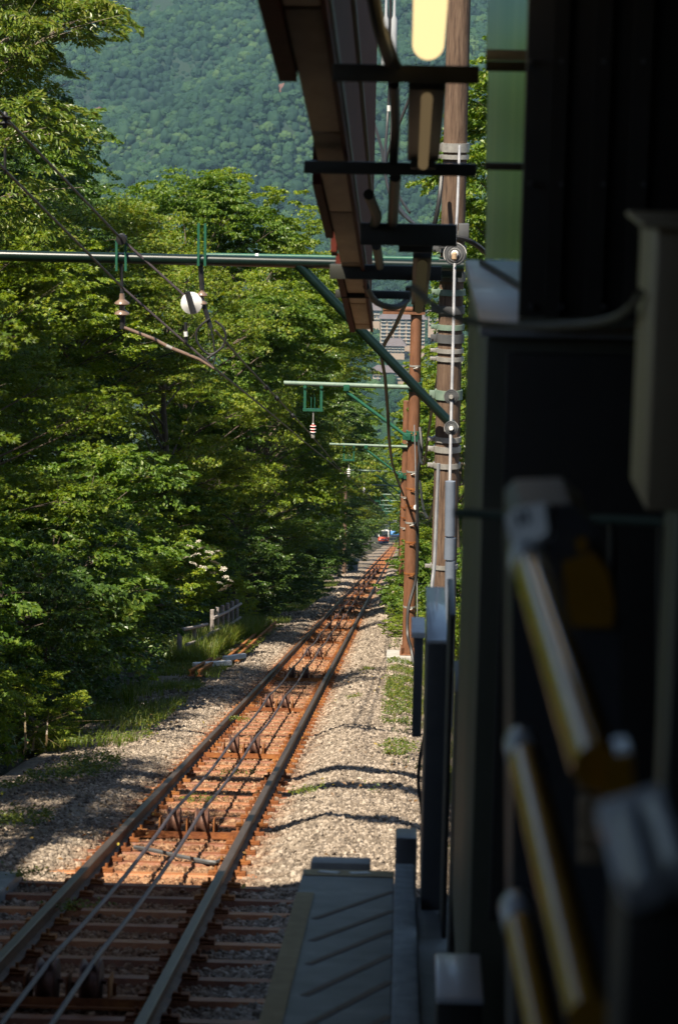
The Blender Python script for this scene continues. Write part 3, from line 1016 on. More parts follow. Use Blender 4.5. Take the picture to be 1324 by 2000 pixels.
# x, s, kind, scale, height factor, label
LEFT = [
    (-7.9, 37.0, 'oak', 0.95, 1.0, 'tall pale-branched tree with long leaves filling the upper left corner'),
    (-9.6, 33.5, 'oak', 0.72, 0.86, 'long-leaved tree under the upper left corner, left of the pulley wires'),
    (-7.6, 29.5, 'maple_a', 0.80, 0.86, 'nearest maple at the left edge of the picture, behind the leaf-strewn bank'),
    (-6.9, 35.0, 'maple_b', 0.84, 0.90, 'yellow-green maple low at left with flat layered boughs'),
    (-7.9, 40.0, 'maple_a', 0.80, 0.88, 'layered green maple just left of the log fence'),
    (-8.9, 53.0, 'broad_b', 0.95, 0.90, 'bright leafy tree standing over the log fence'),
    (-7.6, 56.0, 'maple_a', 1.02, 1.0, 'large maple below the insulators of the nearest crossarm'),
    (-6.2, 63.0, 'maple_b', 1.05, 1.04, 'sunlit yellow-green maple beyond the log fence'),
    (-6.6, 74.0, 'broad_a', 1.04, 1.20, 'tall pale green tree with a crown against the mountain'),
    (-5.3, 85.0, 'broad_b', 1.18, 1.32, 'pale green tree top left of the eave, beside the mountain'),
    (-4.9, 77.0, 'maple_a', 0.86, 1.05, 'green maple behind the second crossarm'),
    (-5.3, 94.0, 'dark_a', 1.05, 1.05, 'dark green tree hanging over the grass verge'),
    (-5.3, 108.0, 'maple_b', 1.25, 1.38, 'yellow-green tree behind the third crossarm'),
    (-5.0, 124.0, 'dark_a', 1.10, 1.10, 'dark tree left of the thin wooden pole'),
    (-5.8, 142.0, 'broad_a', 1.25, 1.25, 'leafy tree right behind the thin wooden pole'),
    (-10.5, 33.0, 'dark_a', 1.05, 1.1, 'dark evergreen in the shade behind the nearest maples'),
    (-11.0, 52.0, 'dark_a', 1.25, 1.2, 'dark evergreen in the second row behind the log fence'),
    (-11.0, 66.0, 'broad_a', 1.10, 1.05, 'tall green tree in the second row behind the large maple'),
    (-9.4, 60.0, 'dark_a', 1.05, 1.0, 'dark tree in the second row behind the bright leafy tree'),
    (-14.0, 28.0, 'dark_a', 1.1, 1.1, 'dark evergreen deep in the wood at the left edge'),
    (-14.0, 41.0, 'dark_a', 1.2, 1.1, 'dark evergreen deep in the wood behind the tall pale-branched tree'),
    (-15.0, 58.0, 'broad_a', 1.2, 1.0, 'green tree deep in the wood behind the second row'),
    (-5.9, 19.0, 'maple_a', 0.72, 0.95, 'maple just outside the left edge shading the near gravel'),
    (-6.3, 22.6, 'maple_b', 0.72, 1.0, 'second maple outside the left edge shading the gravel beside the rail'),
]
for i, (x, s, k, sc, zs, lab) in enumerate(LEFT):
    plant(k, {'m': 'maple_tree', 'b': 'broadleaf_tree', 'o': 'oak_tree', 'd': 'evergreen_tree'}[k[0]], x, s, lab, 'tree', G1, sc, zs=zs, rz=i * 1.7)
# farther down the line both sides close in
FARL = [(-5.8, 165, 'broad_a', 1.3), (-5.2, 190, 'dark_a', 1.2), (-6.5, 215, 'maple_b', 1.4), (-5.6, 250, 'dark_a', 1.4), (-6.5, 290, 'broad_b', 1.5), (-6.8, 340, 'dark_a', 1.5), (-7.0, 400, 'broad_a', 1.6), (-7.4, 470, 'dark_a', 1.6), (-8.0, 545, 'broad_b', 1.7), (-8.5, 640, 'dark_a', 1.8), (-8.0, 720, 'broad_a', 1.9)]
for i, (x, s, k, sc) in enumerate(FARL):
    plant(k, 'broadleaf_tree', x, s, 'small distant tree in the dark row beside the red car', 'tree', 'distant trees left of the line', sc, rz=i * 2.1)
RIGHT = [
    (3.2, 66, 'droop', 1.0, 1.05, 'tree with drooping pale leaves behind the wooden pole'),
    (1.9, 84, 'droop', 0.95, 0.92, 'yellow-green tree right behind the top of the brown pole'),
    (3.6, 52, 'broad_a', 1.05, 1.25, 'leafy tree between the wooden pole and the glass panel'),
    (2.8, 108, 'broad_b', 1.15, 1.0, 'bright tree behind the brown poles right of the line'),
    (4.6, 78, 'dark_a', 1.3, 1.35, 'dark tree farthest right behind the glass panel'),
]
for i, (x, s, k, sc, zs, lab) in enumerate(RIGHT):
    plant(k, 'broadleaf_tree', x, s, lab, 'tree', 'trees right of the line', sc, zs=zs, rz=i * 1.3 + 0.5)
FARR = [(2.6, 140, 'dark_a', 1.1), (2.8, 175, 'broad_b', 1.2), (3.0, 220, 'dark_a', 1.3), (3.2, 280, 'broad_a', 1.4), (4.0, 350, 'dark_a', 1.5), (5.0, 450, 'broad_b', 1.6), (6.0, 560, 'dark_a', 1.7), (9.0, 680, 'broad_a', 1.9), (1.0, 790, 'dark_a', 2.0), (-4.0, 820, 'broad_b', 2.2), (-8, 830, 'broad_a', 2.2), (5, 840, 'broad_a', 2.2)]
for i, (x, s, k, sc) in enumerate(FARR):
    plant(k, 'broadleaf_tree', x, s, 'small distant tree behind the row of brown poles', 'tree', 'distant trees right of the line', sc, rz=i * 1.9)

SHRUBS = [
    (-4.9, 27.2, 'shrub_b', 0.62, 'yellow-green low bush at the edge of the shaded gravel'),
    (-5.5, 26.4, 'shrub_a', 0.80, 'dark bush at the left picture edge above the verge weeds'),
    (-5.6, 28.8, 'shrub_c', 0.95, 'broad dark bush with dry reeds at far left'),
    (-4.5, 29.6, 'shrub_b', 0.50, 'small bright bush beside the gravel, left of the grass tuft'),
    (-5.3, 31.5, 'shrub_a', 1.10, 'dark bush in the hollow under the yellow-green maple'),
    (-5.1, 35.0, 'shrub_c', 1.15, 'shaded leafy bush left of the grass tuft'),
    (-5.4, 38.5, 'shrub_a', 1.25, 'dark bush just before the log fence'),
    (-6.0, 42.0, 'shrub_c', 1.05, 'bush behind the near end of the log fence'),
    (-6.1, 46.0, 'shrub_b', 1.20, 'bright green bush behind the middle of the log fence'),
    (-6.2, 50.0, 'shrub_c', 1.45, 'tall bush with white flower heads over the log fence'),
    (-6.3, 55.0, 'shrub_b', 1.55, 'sunlit yellow-green bush above the upright fence posts'),
    (-4.8, 66.5, 'shrub_b', 0.75, 'low bright bush past the far end of the log fence'),
    (-6.1, 61.0, 'shrub_c', 1.35, 'leafy bush behind the far end of the log fence'),
    (-5.0, 72.0, 'shrub_a', 1.25, 'dark bush on the verge beyond the bright low bush'),
    (-4.9, 78.0, 'shrub_a', 1.30, 'dark bush in deep shade half way to the thin pole'),
    (-4.8, 85.0, 'shrub_a', 1.30, 'dark verge bush in the row before the thin pole'),
    (-4.7, 94.0, 'shrub_a', 1.35, 'dark verge bush nearer the thin wooden pole'),
    (-4.8, 104.0, 'shrub_a', 1.40, 'dark verge bush third before the thin wooden pole'),
    (-4.8, 116.0, 'shrub_c', 1.40, 'dark verge bush second before the thin wooden pole'),
    (-4.9, 130.0, 'shrub_a', 1.50, 'dark verge bush last before the thin wooden pole'),
    (0.95, 56.0, 'shrub_b', 0.55, 'leafy bush right behind the foot of the nearest brown pole'),
    (0.22, 61.0, 'shrub_b', 0.55, 'bright climbing bush left of the nearest brown pole'),
    (1.55, 58.0, 'shrub_c', 0.95, 'tall leafy bush right of the nearest brown pole'),
    (2.1, 50.0, 'shrub_b', 1.05, 'sunlit bush between brown pole and wooden pole'),
    (0.9, 64.0, 'shrub_c', 1.00, 'bush behind the second brown pole'),
    (0.55, 72.0, 'shrub_b', 0.75, 'bright bush along the right of the gravel'),
    (0.6, 84.0, 'shrub_c', 0.85, 'bush beside the distant part of the gravel at right'),
    (0.7, 100.0, 'shrub_b', 0.95, 'far bush under the row of brown poles'),
    (2.9, 42.0, 'shrub_c', 1.35, 'tall bush behind the grey cabinet and wooden pole'),
    (3.4, 46.0, 'shrub_b', 1.7, 'big sunlit bush behind the wooden pole'),
]
for i, (x, s, k, sc, lab) in enumerate(SHRUBS):
    plant(k, 'shrub', x, s, lab, 'shrub', 'shrubs along the line', sc, rz=i * 1.1)
for i, (x, s, sc) in enumerate([(-4.9, 150, 1.5), (-4.8, 175, 1.6), (-4.9, 205, 1.7), (0.9, 122, 1.0), (1.0, 150, 1.1), (1.1, 185, 1.2), (1.3, 230, 1.4)]):
    plant('shrub_a' if x < 0 else 'shrub_b', 'shrub', x, s, 'tiny distant bush at the edge of the gravel', 'shrub', 'distant bushes beside the track', sc, rz=i)

# white flower heads of the tall bush over the fence: each head a part of that bush
host = [o for o in COL.objects if o.get('label', '').startswith('tall bush with white flower')][0]
fm = MB()
rf = random.Random(4)
for k in range(46):
    a, q = rf.uniform(0, 6.28), math.sqrt(rf.random()) * 0.085
    c = Vector((math.cos(a) * q, math.sin(a) * q, 0.03 - q * q * 3 + rf.uniform(-.008, .008)))
    d1 = Vector((rf.uniform(-1, 1), rf.uniform(-1, 1), rf.uniform(-.2, .3))).normalized() * 0.016
    d2 = d1.cross(Vector((rf.uniform(-.3, .3), rf.uniform(-.3, .3), 1))).normalized() * 0.012
    fm.add([c - d1, c + d2, c + d1, c - d2], [(0, 1, 2, 3)])
FH = fm.mesh('flower_head', M_PETAL, smooth=False)
iv = host.rotation_euler.to_matrix().inverted()
for (px, py) in [(372, 1068), (392, 1072), (383, 1085), (410, 1080), (404, 1092), (425, 1078), (420, 1100), (365, 1090), (436, 1112), (441, 1128), (430, 1140), (446, 1146), (398, 1110), (416, 1120), (378, 1102), (450, 1136), (436, 1152), (388, 1058)]:
    w = at(px, py, 47.7 + rf.uniform(-0.3, 0.3))
    o = link('flower_head', FH, host)
    o.location = (iv @ (w - host.location)) / host.scale.x
    o.rotation_euler = (rf.uniform(-.5, .5), rf.uniform(-.5, .5), rf.uniform(0, 6))
    o.scale = [rf.uniform(0.45, 0.85)] * 3

# ------------------------------------------------------------------ grass, weeds, bamboo-like reeds (uncountable)
def blades(name, xs_, ss_, hgt, wid, lean, material, label, cat, seed, nseg=3):
    rng = np.random.default_rng(seed)
    n = len(xs_)
    Y = ss_ * CA
    on_bed = (xs_ > -4.5) & (xs_ < 0.7)
    hb = bed_h(xs_, ss_)
    zb = np.where(on_bed, -ss_ * SA + (hb - H) * CA, ground_z(xs_, Y))
    base = np.stack([xs_, Y, zb - 0.01], -1)
    az = rng.uniform(0, 6.283, n)
    out = np.stack([np.cos(az), np.sin(az), np.zeros(n)], -1)
    sid = np.stack([-np.sin(az), np.cos(az), np.zeros(n)], -1)
    hh = hgt * rng.uniform(0.5, 1.25, n)[:, None]
    ln = lean * rng.uniform(0.3, 1.4, n)[:, None]
    V = []
    for k in range(nseg + 1):
        t = k / nseg
        c = base + np.array([0, 0, 1]) * hh * (t - 0.25 * t * t * ln) + out * hh * ln * t * t * 0.75
        w = wid * (1 - t) ** 0.7 * 0.5 + 0.0004
        V += [c - sid * w, c + sid * w]
    V = np.stack(V, 1)
    m = 2 * (nseg + 1)
    b = np.arange(n)[:, None, None] * m
    q = np.array([[2 * k, 2 * k + 1, 2 * k + 3, 2 * k + 2] for k in range(nseg)])[None]
    me = np_mesh(name, V.reshape(-1, 3), (b + q).reshape(-1, 4), material, attr=np.repeat(rng.random(n), m))
    return tag(link(name, me), label, cat, kind='stuff')

def weeds(name, xs_, ss_, size, hgt, material, label, cat, seed, per=7):
    rng = np.random.default_rng(seed)
    n = len(xs_)
    Y = ss_ * CA
    on_bed = (xs_ > -4.5) & (xs_ < 0.7)
    zb = np.where(on_bed, -ss_ * SA + (bed_h(xs_, ss_) - H) * CA, ground_z(xs_, Y))
    c = np.repeat(np.stack([xs_, Y, zb], -1), per, 0)
    c = c + np.stack([rng.normal(0, size * 0.9, n * per), rng.normal(0, size * 0.9, n * per), rng.uniform(0.005, hgt, n * per)], -1)
    nr = np.stack([rng.normal(0, .5, n * per), rng.normal(0, .5, n * per), np.ones(n * per)], -1)
    d = rng.normal(0, 1, (n * per, 3)) * np.array([1, 1, .4])
    V, Fc, A = leaf_geo(c, nr, d, size * rng.uniform(0.6, 1.3, n * per), 'oval', rng)
    return tag(link(name, np_mesh(name, V, Fc, material, attr=A)), label, cat, kind='stuff')

g = np.random.default_rng(31)
def clump(n, x0, x1, s0, s1, thr=0.5, f=0.8):
    x, s = g.uniform(x0, x1, n), g.uniform(s0, s1, n)
    k = fbm(x * f + 3, s * f * 0.6 + 8, 3) > thr
    return x[k], s[k]

a1 = clump(9000, -4.6, -3.75, 46.5, 58, 0.36)
a2 = clump(2500, -4.5, -3.5, 58, 66, 0.42)
blades('tall_grass', np.concatenate([a1[0], a2[0]]), np.concatenate([a1[1], a2[1]]), 0.50, 0.011, 0.8, M_GRASS, 'tall bright green grass in front of the log fence', 'grass', 1)
b1 = clump(16000, -5.0, -3.2, 66, 130, 0.42, 0.4)
b2 = clump(9000, -5.2, -3.2, 28, 47, 0.46)
blades('short_grass', np.concatenate([b1[0], b2[0]]), np.concatenate([b1[1], b2[1]]), 0.16, 0.012, 0.9, M_GRASS, 'short grass on the verge left of the track', 'grass', 2)
ct = [at(252, 1398, 34.6), at(236, 1460, 29.6), at(60, 1530, 26)]
tx, ts = [], []
for c, k in zip(ct[:1], (46,)):
    tx.append(g.normal(c.x, 0.06, k)); ts.append(g.normal(c.y / CA, 0.08, k))
blades('grass_tuft', np.concatenate(tx), np.concatenate(ts), 0.55, 0.012, 0.7, M_GRASS, 'tuft of long pale grass blades at the gravel edge', 'grass', 3)
w1 = clump(4200, -5.2, -3.05, 16.0, 30.5, 0.53, 1.2)
w2 = clump(3000, -4.8, -3.2, 30, 66, 0.50)
w3 = clump(3600, -0.2, 0.75, 26, 50, 0.54, 1.6)
w4 = clump(1500, -0.25, 0.7, 19, 27, 0.60, 1.6)
w5 = clump(900, -0.2, 0.8, 50, 110, 0.47)
w6 = clump(2600, 0.4, 2.2, 22, 60, 0.35)
weeds('weeds', np.concatenate([a[0] for a in (w1, w2, w3, w4, w5, w6)]), np.concatenate([a[1] for a in (w1, w2, w3, w4, w5, w6)]), 0.040, 0.07, M_WEED, 'low leafy weeds creeping over both edges of the ballast', 'weeds', 4)
v1 = [(-2.25, 33.5), (-1.9, 23.2), (-2.75, 17.9), (-2.2, 16.4), (-0.9, 23.6), (-1.75, 26.0), (-0.55, 44), (-0.7, 36.5)]
vx = np.concatenate([g.normal(x, 0.09, 22) for x, _ in v1]); vs_ = np.concatenate([g.normal(s, 0.12, 22) for _, s in v1])
weeds('track_moss', vx, vs_, 0.032, 0.05, M_WEED, 'yellow-green moss and sprouts between the rails', 'weeds', 5)
w7 = clump(2200, -5.6, -4.3, 17, 30, 0.35)
blades('verge_grass', w7[0], w7[1], 0.13, 0.009, 1.0, M_GRASS, 'dark shaded grass on the verge at lower left', 'grass', 6)
uc = clump(17000, -13, -4.5, 23, 140, 0.30)
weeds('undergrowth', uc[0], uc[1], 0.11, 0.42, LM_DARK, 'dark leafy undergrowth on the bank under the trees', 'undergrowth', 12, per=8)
ug = clump(700, -0.1, 0.7, 24, 46, 0.5, 1.4)
blades('gravel_grass', ug[0], ug[1], 0.10, 0.007, 0.9, M_GRASS, 'sparse grass at the right edge of the gravel', 'grass', 13)
# dry reeds at far left
M_DRY = leaf_mat('dry_reed', [(0.0, (0.14, 0.095, 0.05)), (1.0, (0.30, 0.23, 0.13))], 0.3)
c = at(40, 1350, 28.0)
dx = g.normal(c.x - 0.2, 0.3, 34); ds = g.normal(c.y / CA, 0.4, 34)
blades('dry_reeds', dx, ds, 0.8, 0.026, 1.6, M_DRY, 'dry bent reed leaves in the bush at far left', 'reeds', 7)
# tiny white wild flowers in the verge
fl = clump(260, -4.6, -3.9, 18, 27, 0.42)
weeds('verge_flowers', fl[0], fl[1], 0.012, 0.16, M_PETAL, 'tiny white wild flowers in the verge at lower left', 'flowers', 8, per=2)
# fallen leaves
ll = clump(500, -4.2, 0.5, 17, 46, 0.45)
M_LITTER = leaf_mat('fallen_leaf', [(0.0, (0.10, 0.05, 0.02)), (0.7, (0.22, 0.12, 0.04)), (1.0, (0.35, 0.28, 0.04))], 0.2)
weeds('fallen_leaves', ll[0], ll[1], 0.05, 0.05, M_LITTER, 'dry brown leaves lying on the ballast', 'leaves', 9, per=1)

# ------------------------------------------------------------------ poles and overhead line
def insulator(m, c, axis, r, n=3, step=None):
    step = step or r * 0.75
    prof = [(r * 0.3, -step * 0.4)]
    for k in range(n):
        z0 = k * step
        prof += [(r * 0.35, z0), (r, z0 + step * 0.18), (r * 0.93, z0 + step * 0.34), (r * 0.4, z0 + step * 0.62)]
    prof += [(r * 0.3, n * step + step * 0.2)]
    m.lathe(prof, c, axis, 18)

def smooth_path(pts, n=6):
    pts = [Vector(p) for p in pts]
    out = []
    for i in range(len(pts) - 1):
        p0, p1, p2, p3 = pts[max(i - 1, 0)], pts[i], pts[i + 1], pts[min(i + 2, len(pts) - 1)]
        for k in range(n):
            t = k / n
            out.append(0.5 * ((2 * p1) + (p2 - p0) * t + (2 * p0 - 5 * p1 + 4 * p2 - p3) * t * t + (3 * p1 - p0 - 3 * p2 + p3) * t ** 3))
    return out + [pts[-1]]

def wire(name, pts, r, material, label, cat, group=None, smooth=True, n=6):
    m = MB()
    m.tube(smooth_path(pts) if smooth else pts, r, n=n)
    return tag(m.build(name, material), label, cat, group)

def local(root, p):
    return Vector(p) - root.location

def brown_pole(Y, px_top, label, first=False, arm_left=None, arm_label=None, detail=2, gpole='brown steel poles', garm=None):
    """a pole standing right of the track with its crossarm; real spacing 32 m."""
    f = at(px_top, 870, Y)
    x = f.x
    s = (Y + 0.5) / CA
    base = tp(x, s, -0.16)
    base.y = Y
    base.z = float(-0.2 * Y - (H - 0.17) / CA)
    o = empty('utility_pole', base, label, 'pole', gpole)
    top = 7.06
    m = MB()
    m.cyl((0, 0, -0.1), (0, 0, top), 0.135, 0.112, n=24)
    m.build('shaft', M_BROWN, o)
    if detail:
        fb = MB()
        fb.box((-0.08, 0, -0.22), (0.74, 0.62, 0.44), bevel=0.02)
        fb.build('footing', M_CONCRETE, o)
        bp = MB()
        bp.box((0, 0, 0.012), (0.36, 0.36, 0.022), bevel=0.003)
        for k in range(4):
            a = math.pi / 4 + k * math.pi / 2
            bp.cyl((0.21 * math.cos(a), 0.21 * math.sin(a), 0.0), (0.21 * math.cos(a), 0.21 * math.sin(a), 0.06), 0.016, n=6)
            bp.box((0.17 * math.cos(a), 0.17 * math.sin(a), 0.08), (0.10, 0.012, 0.14), Matrix.Rotation(a, 3, 'Z'))
        bp.build('base_plate', M_BROWN, o)
        zb = [1.0, 1.7, 2.35, 2.75, 3.1, 3.45, 3.8, 4.6, 5.6, 5.95]
        bnd = None
        for k, z in enumerate(zb):
            b = MB()
            rr = 0.135 - 0.023 * z / top
            b.cyl((0, 0, z - 0.018), (0, 0, z + 0.018), rr + 0.006, n=20)
            b.cyl((-rr * 0.3, -rr - 0.02, z - 0.05), (rr * 0.45, -rr - 0.035, z - 0.02), 0.012, n=6)
            b.cyl((-rr * 0.35, -rr - 0.012, z), (-rr * 0.35, -rr - 0.04, z), 0.016, n=6)
            b.cyl((rr * 0.35, -rr - 0.012, z), (rr * 0.35, -rr - 0.04, z), 0.016, n=6)
            b.build('band', M_STEEL_RUST if k % 3 else M_GALV, o)
    if first:
        cp = MB()
        cp.box((-0.25, 0, top + 0.03), (0.84, 0.34, 0.05), bevel=0.006)
        cp.box((-0.25, -0.15, top - 0.02), (0.84, 0.012, 0.10))
        cp.build('cap_beam', M_BROWN, o)
    # crossarm, stay, hanger frame and insulator hang on the pole
    za = 5.53
    g_ = empty('crossarm', (base.x, base.y, base.z), arm_label, 'crossarm', garm)
    L = arm_left
    am = MB()
    am.cyl((0.12, -0.16, za), (-L, -0.16, za + 0.035), 0.046, n=14)
    am.build('pipe', M_PALEGREEN, g_)
    fr = at(597 if first else 668, 780 if first else 884, Y).x if False else -1.845
    hx = fr - base.x
    st = MB()
    st.cyl((-0.13, -0.16, za - 1.0), (-L * 0.52, -0.16, za - 0.12), 0.034, n=12)
    st.build('stay', M_GREEN, g_)
    cl = MB()
    cl.cyl((0, 0, za - 1.10), (0, 0, za - 0.90), 0.155, n=20)
    cl.cyl((0, 0, za - 0.09), (0, 0, za + 0.09), 0.150, n=20)
    cl.box((-0.14, -0.15, za - 1.0), (0.16, 0.07, 0.14), bevel=0.006)
    cl.box((-L * 0.52, -0.16, za - 0.03), (0.12, 0.12, 0.13), bevel=0.006)
    cl.build('clamp', M_GREEN, g_)
    hf = MB()
    for dx in (-0.165, 0.165):
        hf.box((hx + dx, -0.16, za - 0.27), (0.052, 0.05, 0.44))
        hf.cyl((hx + dx, -0.21, za - 0.03), (hx + dx, -0.11, za - 0.03), 0.035, n=10)
    hf.box((hx, -0.16, za - 0.50), (0.40, 0.06, 0.05))
    hf.cyl((hx - 0.035, -0.16, za - 0.50), (hx - 0.035, -0.16, za - 0.24), 0.009, n=6)
    hf.cyl((hx + 0.035, -0.16, za - 0.50), (hx + 0.035, -0.16, za - 0.24), 0.009, n=6)
    hf.build('hanger_frame', M_GREEN, g_)
    if detail:
        ins = MB()
        insulator(ins, (hx + 0.01, -0.16, za - 0.96), (0, 0, 1), 0.062, 3, 0.06)
        ins.build('insulator', M_WHITE if not first else M_INS, g_)
        rod = MB()
        rod.cyl((hx + 0.01, -0.16, za - 0.80), (hx + 0.01, -0.16, za - 0.52), 0.014, n=8)
        rod.box((hx + 0.01, -0.16, za - 1.02), (0.07, 0.05, 0.10), bevel=0.008)
        rod.build('suspension_rod', M_GALV, g_)
    return o

M_INS, _t, _o = nt('red_and_white_porcelain')
_p = N(_t, 'BsdfPrincipled', Roughness=0.25)
_tc = N(_t, 'TexCoord')
_sx = N(_t, 'SeparateXYZ')
_t.links.new(_tc.outputs['Object'], _sx.inputs[0])
_mm = N(_t, 'Math', operation='MULTIPLY')
_t.links.new(_sx.outputs[2], _mm.inputs[0])
_mm.inputs[1].default_value = 1 / 0.06
_fr = N(_t, 'Math', operation='FRACT')
_t.links.new(_mm.outputs[0], _fr.inputs[0])
_c = ramp(_t, _fr.outputs[0], [(0.0, (0.75, 0.73, 0.70)), (0.5, (0.75, 0.73, 0.70)), (0.55, (0.48, 0.06, 0.05)), (1.0, (0.48, 0.06, 0.05))])
_t.links.new(_c, _p.inputs['Base Color'])
_t.links.new(_p.outputs[0], _o.inputs['Surface'])

ORD = ['nearest', 'second', 'third', 'fourth', 'fifth', 'sixth', 'seventh', 'eighth', 'ninth']
for k in range(9):
    Y = 48.5 + 32.2 * k
    px = [807, 792, 788.5, 787, 786.5, 786.3, 786.2, 786.1, 786][k]
    if k < 5:
        lab, al_ = f'{ORD[k]} brown steel pole from the platform, right of the track', f'green crossarm with hanger frame on the {ORD[k]} brown pole'
        gp, ga = 'brown steel poles', 'green crossarms'
    else:
        lab, al_ = 'tiny distant brown pole in the row before the red car', 'tiny distant crossarm over the track before the red car'
        gp, ga = 'distant brown poles', 'distant crossarms'
    brown_pole(Y, px, lab, first=(k == 0), arm_left=[2.62, 2.55, 2.6, 1.9, 2.5, 1.9, 2.4, 1.9, 2.2][k], arm_label=al_, detail=2 if k < 3 else 0, gpole=gp, garm=ga)

# thin wooden pole on the left verge
b = at(672, 1116, 158)
o = empty('wooden_pole', b, 'thin weathered wooden pole on the left verge in front of dark trees', 'pole')
m = MB(); m.cyl((0, 0, -0.4), (0, 0, 8.2), 0.14, 0.10, n=14); m.build('shaft', M_WOODPOLE, o)
m = MB(); m.box((0.05, 0, 7.3), (1.4, 0.09, 0.09)); m.build('crosspiece', M_DKGREEN, o)

# big wooden pole close to the platform with the first crossarm
YW = 28.0
wb, wt = at(863, 1246, YW), at(898, -70, YW)
wb = wb + (wb - wt).normalized() * 0.9
wood = empty('wooden_pole', wb, 'big weathered wooden pole near the platform carrying clamps and insulators', 'pole')
d = wt - wb
m = MB(); m.tube([d * t for t in (0, 0.25, 0.5, 0.75, 1.0)], [0.155, 0.148, 0.142, 0.136, 0.13], n=22); m.build('shaft', M_WOODPOLE, wood)

def on_pole(py):
    p = at(880, py, YW)
    t = (p.z - wb.z) / (wt.z - wb.z)
    return d * t
for py, hgt, mt in [(288, 0.10, M_GALV), (306, 0.05, M_GALV), (455, 0.07, M_GALV), (486, 0.08, M_DKGREY), (540, 0.10, M_DKGREY), (570, 0.07, M_PALEGREEN), (604, 0.09, M_DKGREY), (638, 0.06, M_PALEGREEN), (660, 0.10, M_DKGREY), (684, 0.05, M_GALV), (700, 0.05, M_GALV), (770, 0.11, M_PALEGREEN), (857, 0.06, M_GALV), (876, 0.07, M_GALV), (908, 0.06, M_GALV), (1105, 0.05, M_GALV)]:  # dark grey bands put in for a shaded stretch of the pole
    b = MB()
    c = on_pole(py)
    ax = d.normalized()
    b.cyl(c - ax * hgt / 2, c + ax * hgt / 2, 0.163, n=22)
    b.box(c + Vector((-0.19, -0.03, 0)), (0.07, 0.05, hgt * 0.8), bevel=0.004)
    b.cyl(c + Vector((-0.21, -0.07, 0)), c + Vector((-0.21, 0.04, 0)), 0.012, n=6)
    b.build('clamp_shade_band', mt, wood)
m = MB()
for py, px, w_, h_ in [(470, 868, 0.13, 0.17), (452, 905, 0.12, 0.18), (524, 870, 0.16, 0.20)]:
    m.box(local(wood, at(px, py, YW - 0.2)), (w_, 0.14, h_), bevel=0.01)
m.build('switch_box', M_DKGREY, wood)

arm = empty('crossarm', at(868, 515, YW - 0.35), 'long dark green crossarm spanning the picture from the left edge to the wooden pole', 'crossarm')
Ya = YW - 0.35
pipe = MB()
pipe.cyl(local(arm, at(-420, 489, Ya)), local(arm, at(905, 520, Ya)), 0.062, n=18)
pipe.build('main_pipe', M_DKGREEN, arm)
pp2 = MB()
pp2.cyl(local(arm, at(402, 498, Ya + 0.22)), local(arm, at(905, 507, Ya + 0.22)), 0.026, n=12)
pp2.build('upper_pipe', M_GREEN, arm)
m = MB(); m.cyl(local(arm, at(499, 500, Ya + 0.22)), local(arm, at(505, 500, Ya + 0.22)), 0.030, n=12); m.build('white_tape', M_WHITEPAINT, arm)
m = MB(); m.box(local(arm, at(820, 532, Ya + 0.05)), (0.95, 0.10, 0.10), bevel=0.005); m.build('bracket_beam', M_DKGREEN, arm)
m = MB()
p0, p1 = local(arm, at(578, 512, Ya)), local(arm, at(884, 832, Ya))
dd = (p1 - p0).normalized()
m.cyl(p0, p1, 0.056, n=16)
m.build('strut', M_DKGREEN, arm)
m = MB()
for px in (388, 401):
    m.box(local(arm, at(px, 478, Ya - 0.07)), (0.028, 0.02, 0.48))
for px in (228, 246):
    m.box(local(arm, at(px, 500, Ya - 0.07)), (0.026, 0.02, 0.34))
m.build('hanger_strap', M_GREEN, arm)
m = MB()
m.lathe([(0.02, -0.05), (0.06, -0.045), (0.062, -0.02), (0.045, 0), (0.062, 0.02), (0.06, 0.045), (0.02, 0.05)], local(arm, at(238, 467, Ya - 0.08)), (0, 1, 0.1), 18)
m.build('guide_pulley', M_BLACK, arm)
# suspension insulators on the arm
def hang(px, py0, py1, rr, n, material, name='insulator'):
    a, b_ = at(px, py0, Ya), at(px, py1, Ya)
    mm = MB()
    insulator(mm, local(arm, b_), (0, 0, 1), rr, n, (a.z - b_.z) / (n + 0.2))
    mm.build(name, material, arm)
hang(239, 573, 617, 0.088, 2, M_PORCBROWN)
hang(395, 560, 596, 0.062, 2, M_PORCBROWN)
m = MB()
m.cyl(local(arm, at(237, 505, Ya)), local(arm, at(239, 575, Ya)), 0.020, n=8)
m.cyl(local(arm, at(240, 610, Ya)), local(arm, at(240, 642, Ya)), 0.032, n=8)
m.cyl(local(arm, at(392, 515, Ya)), local(arm, at(395, 565, Ya)), 0.030, n=8)
m.cyl(local(arm, at(398, 595, Ya)), local(arm, at(412, 640, Ya)), 0.028, n=8)
m.cyl(local(arm, at(366, 570, Ya - 0.1)), local(arm, at(378, 612, Ya - 0.1)), 0.034, n=8)
m.cyl(local(arm, at(363, 630, Ya - 0.1)), local(arm, at(364, 668, Ya - 0.1)), 0.020, n=8)
m.build('fitting', M_BLACK, arm)
m = MB()
c0 = local(arm, at(375, 592, Ya - 0.02))
m.lathe([(0.03, -0.06), (0.055, -0.05), (0.125, -0.022), (0.128, 0.0), (0.10, 0.022), (0.03, 0.05)], c0, Vector((0.12, 1, 0.05)), 28)
m.build('white_disc_insulator', M_WHITE, arm)
m = MB(); m.cyl(local(arm, at(363, 648, Ya - 0.12)), local(arm, at(364, 657, Ya - 0.12)), 0.024, n=10); m.build('white_sleeve', M_WHITEPAINT, arm)
m = MB(); m.tube([local(arm, at(*q, Ya - 0.02)) for q in ((243, 640), (300, 662), (330, 678), (390, 702), (418, 720))], [0.020, 0.022, 0.022, 0.02, 0.012], n=10); m.build('registration_rod', M_PORCBROWN, arm)
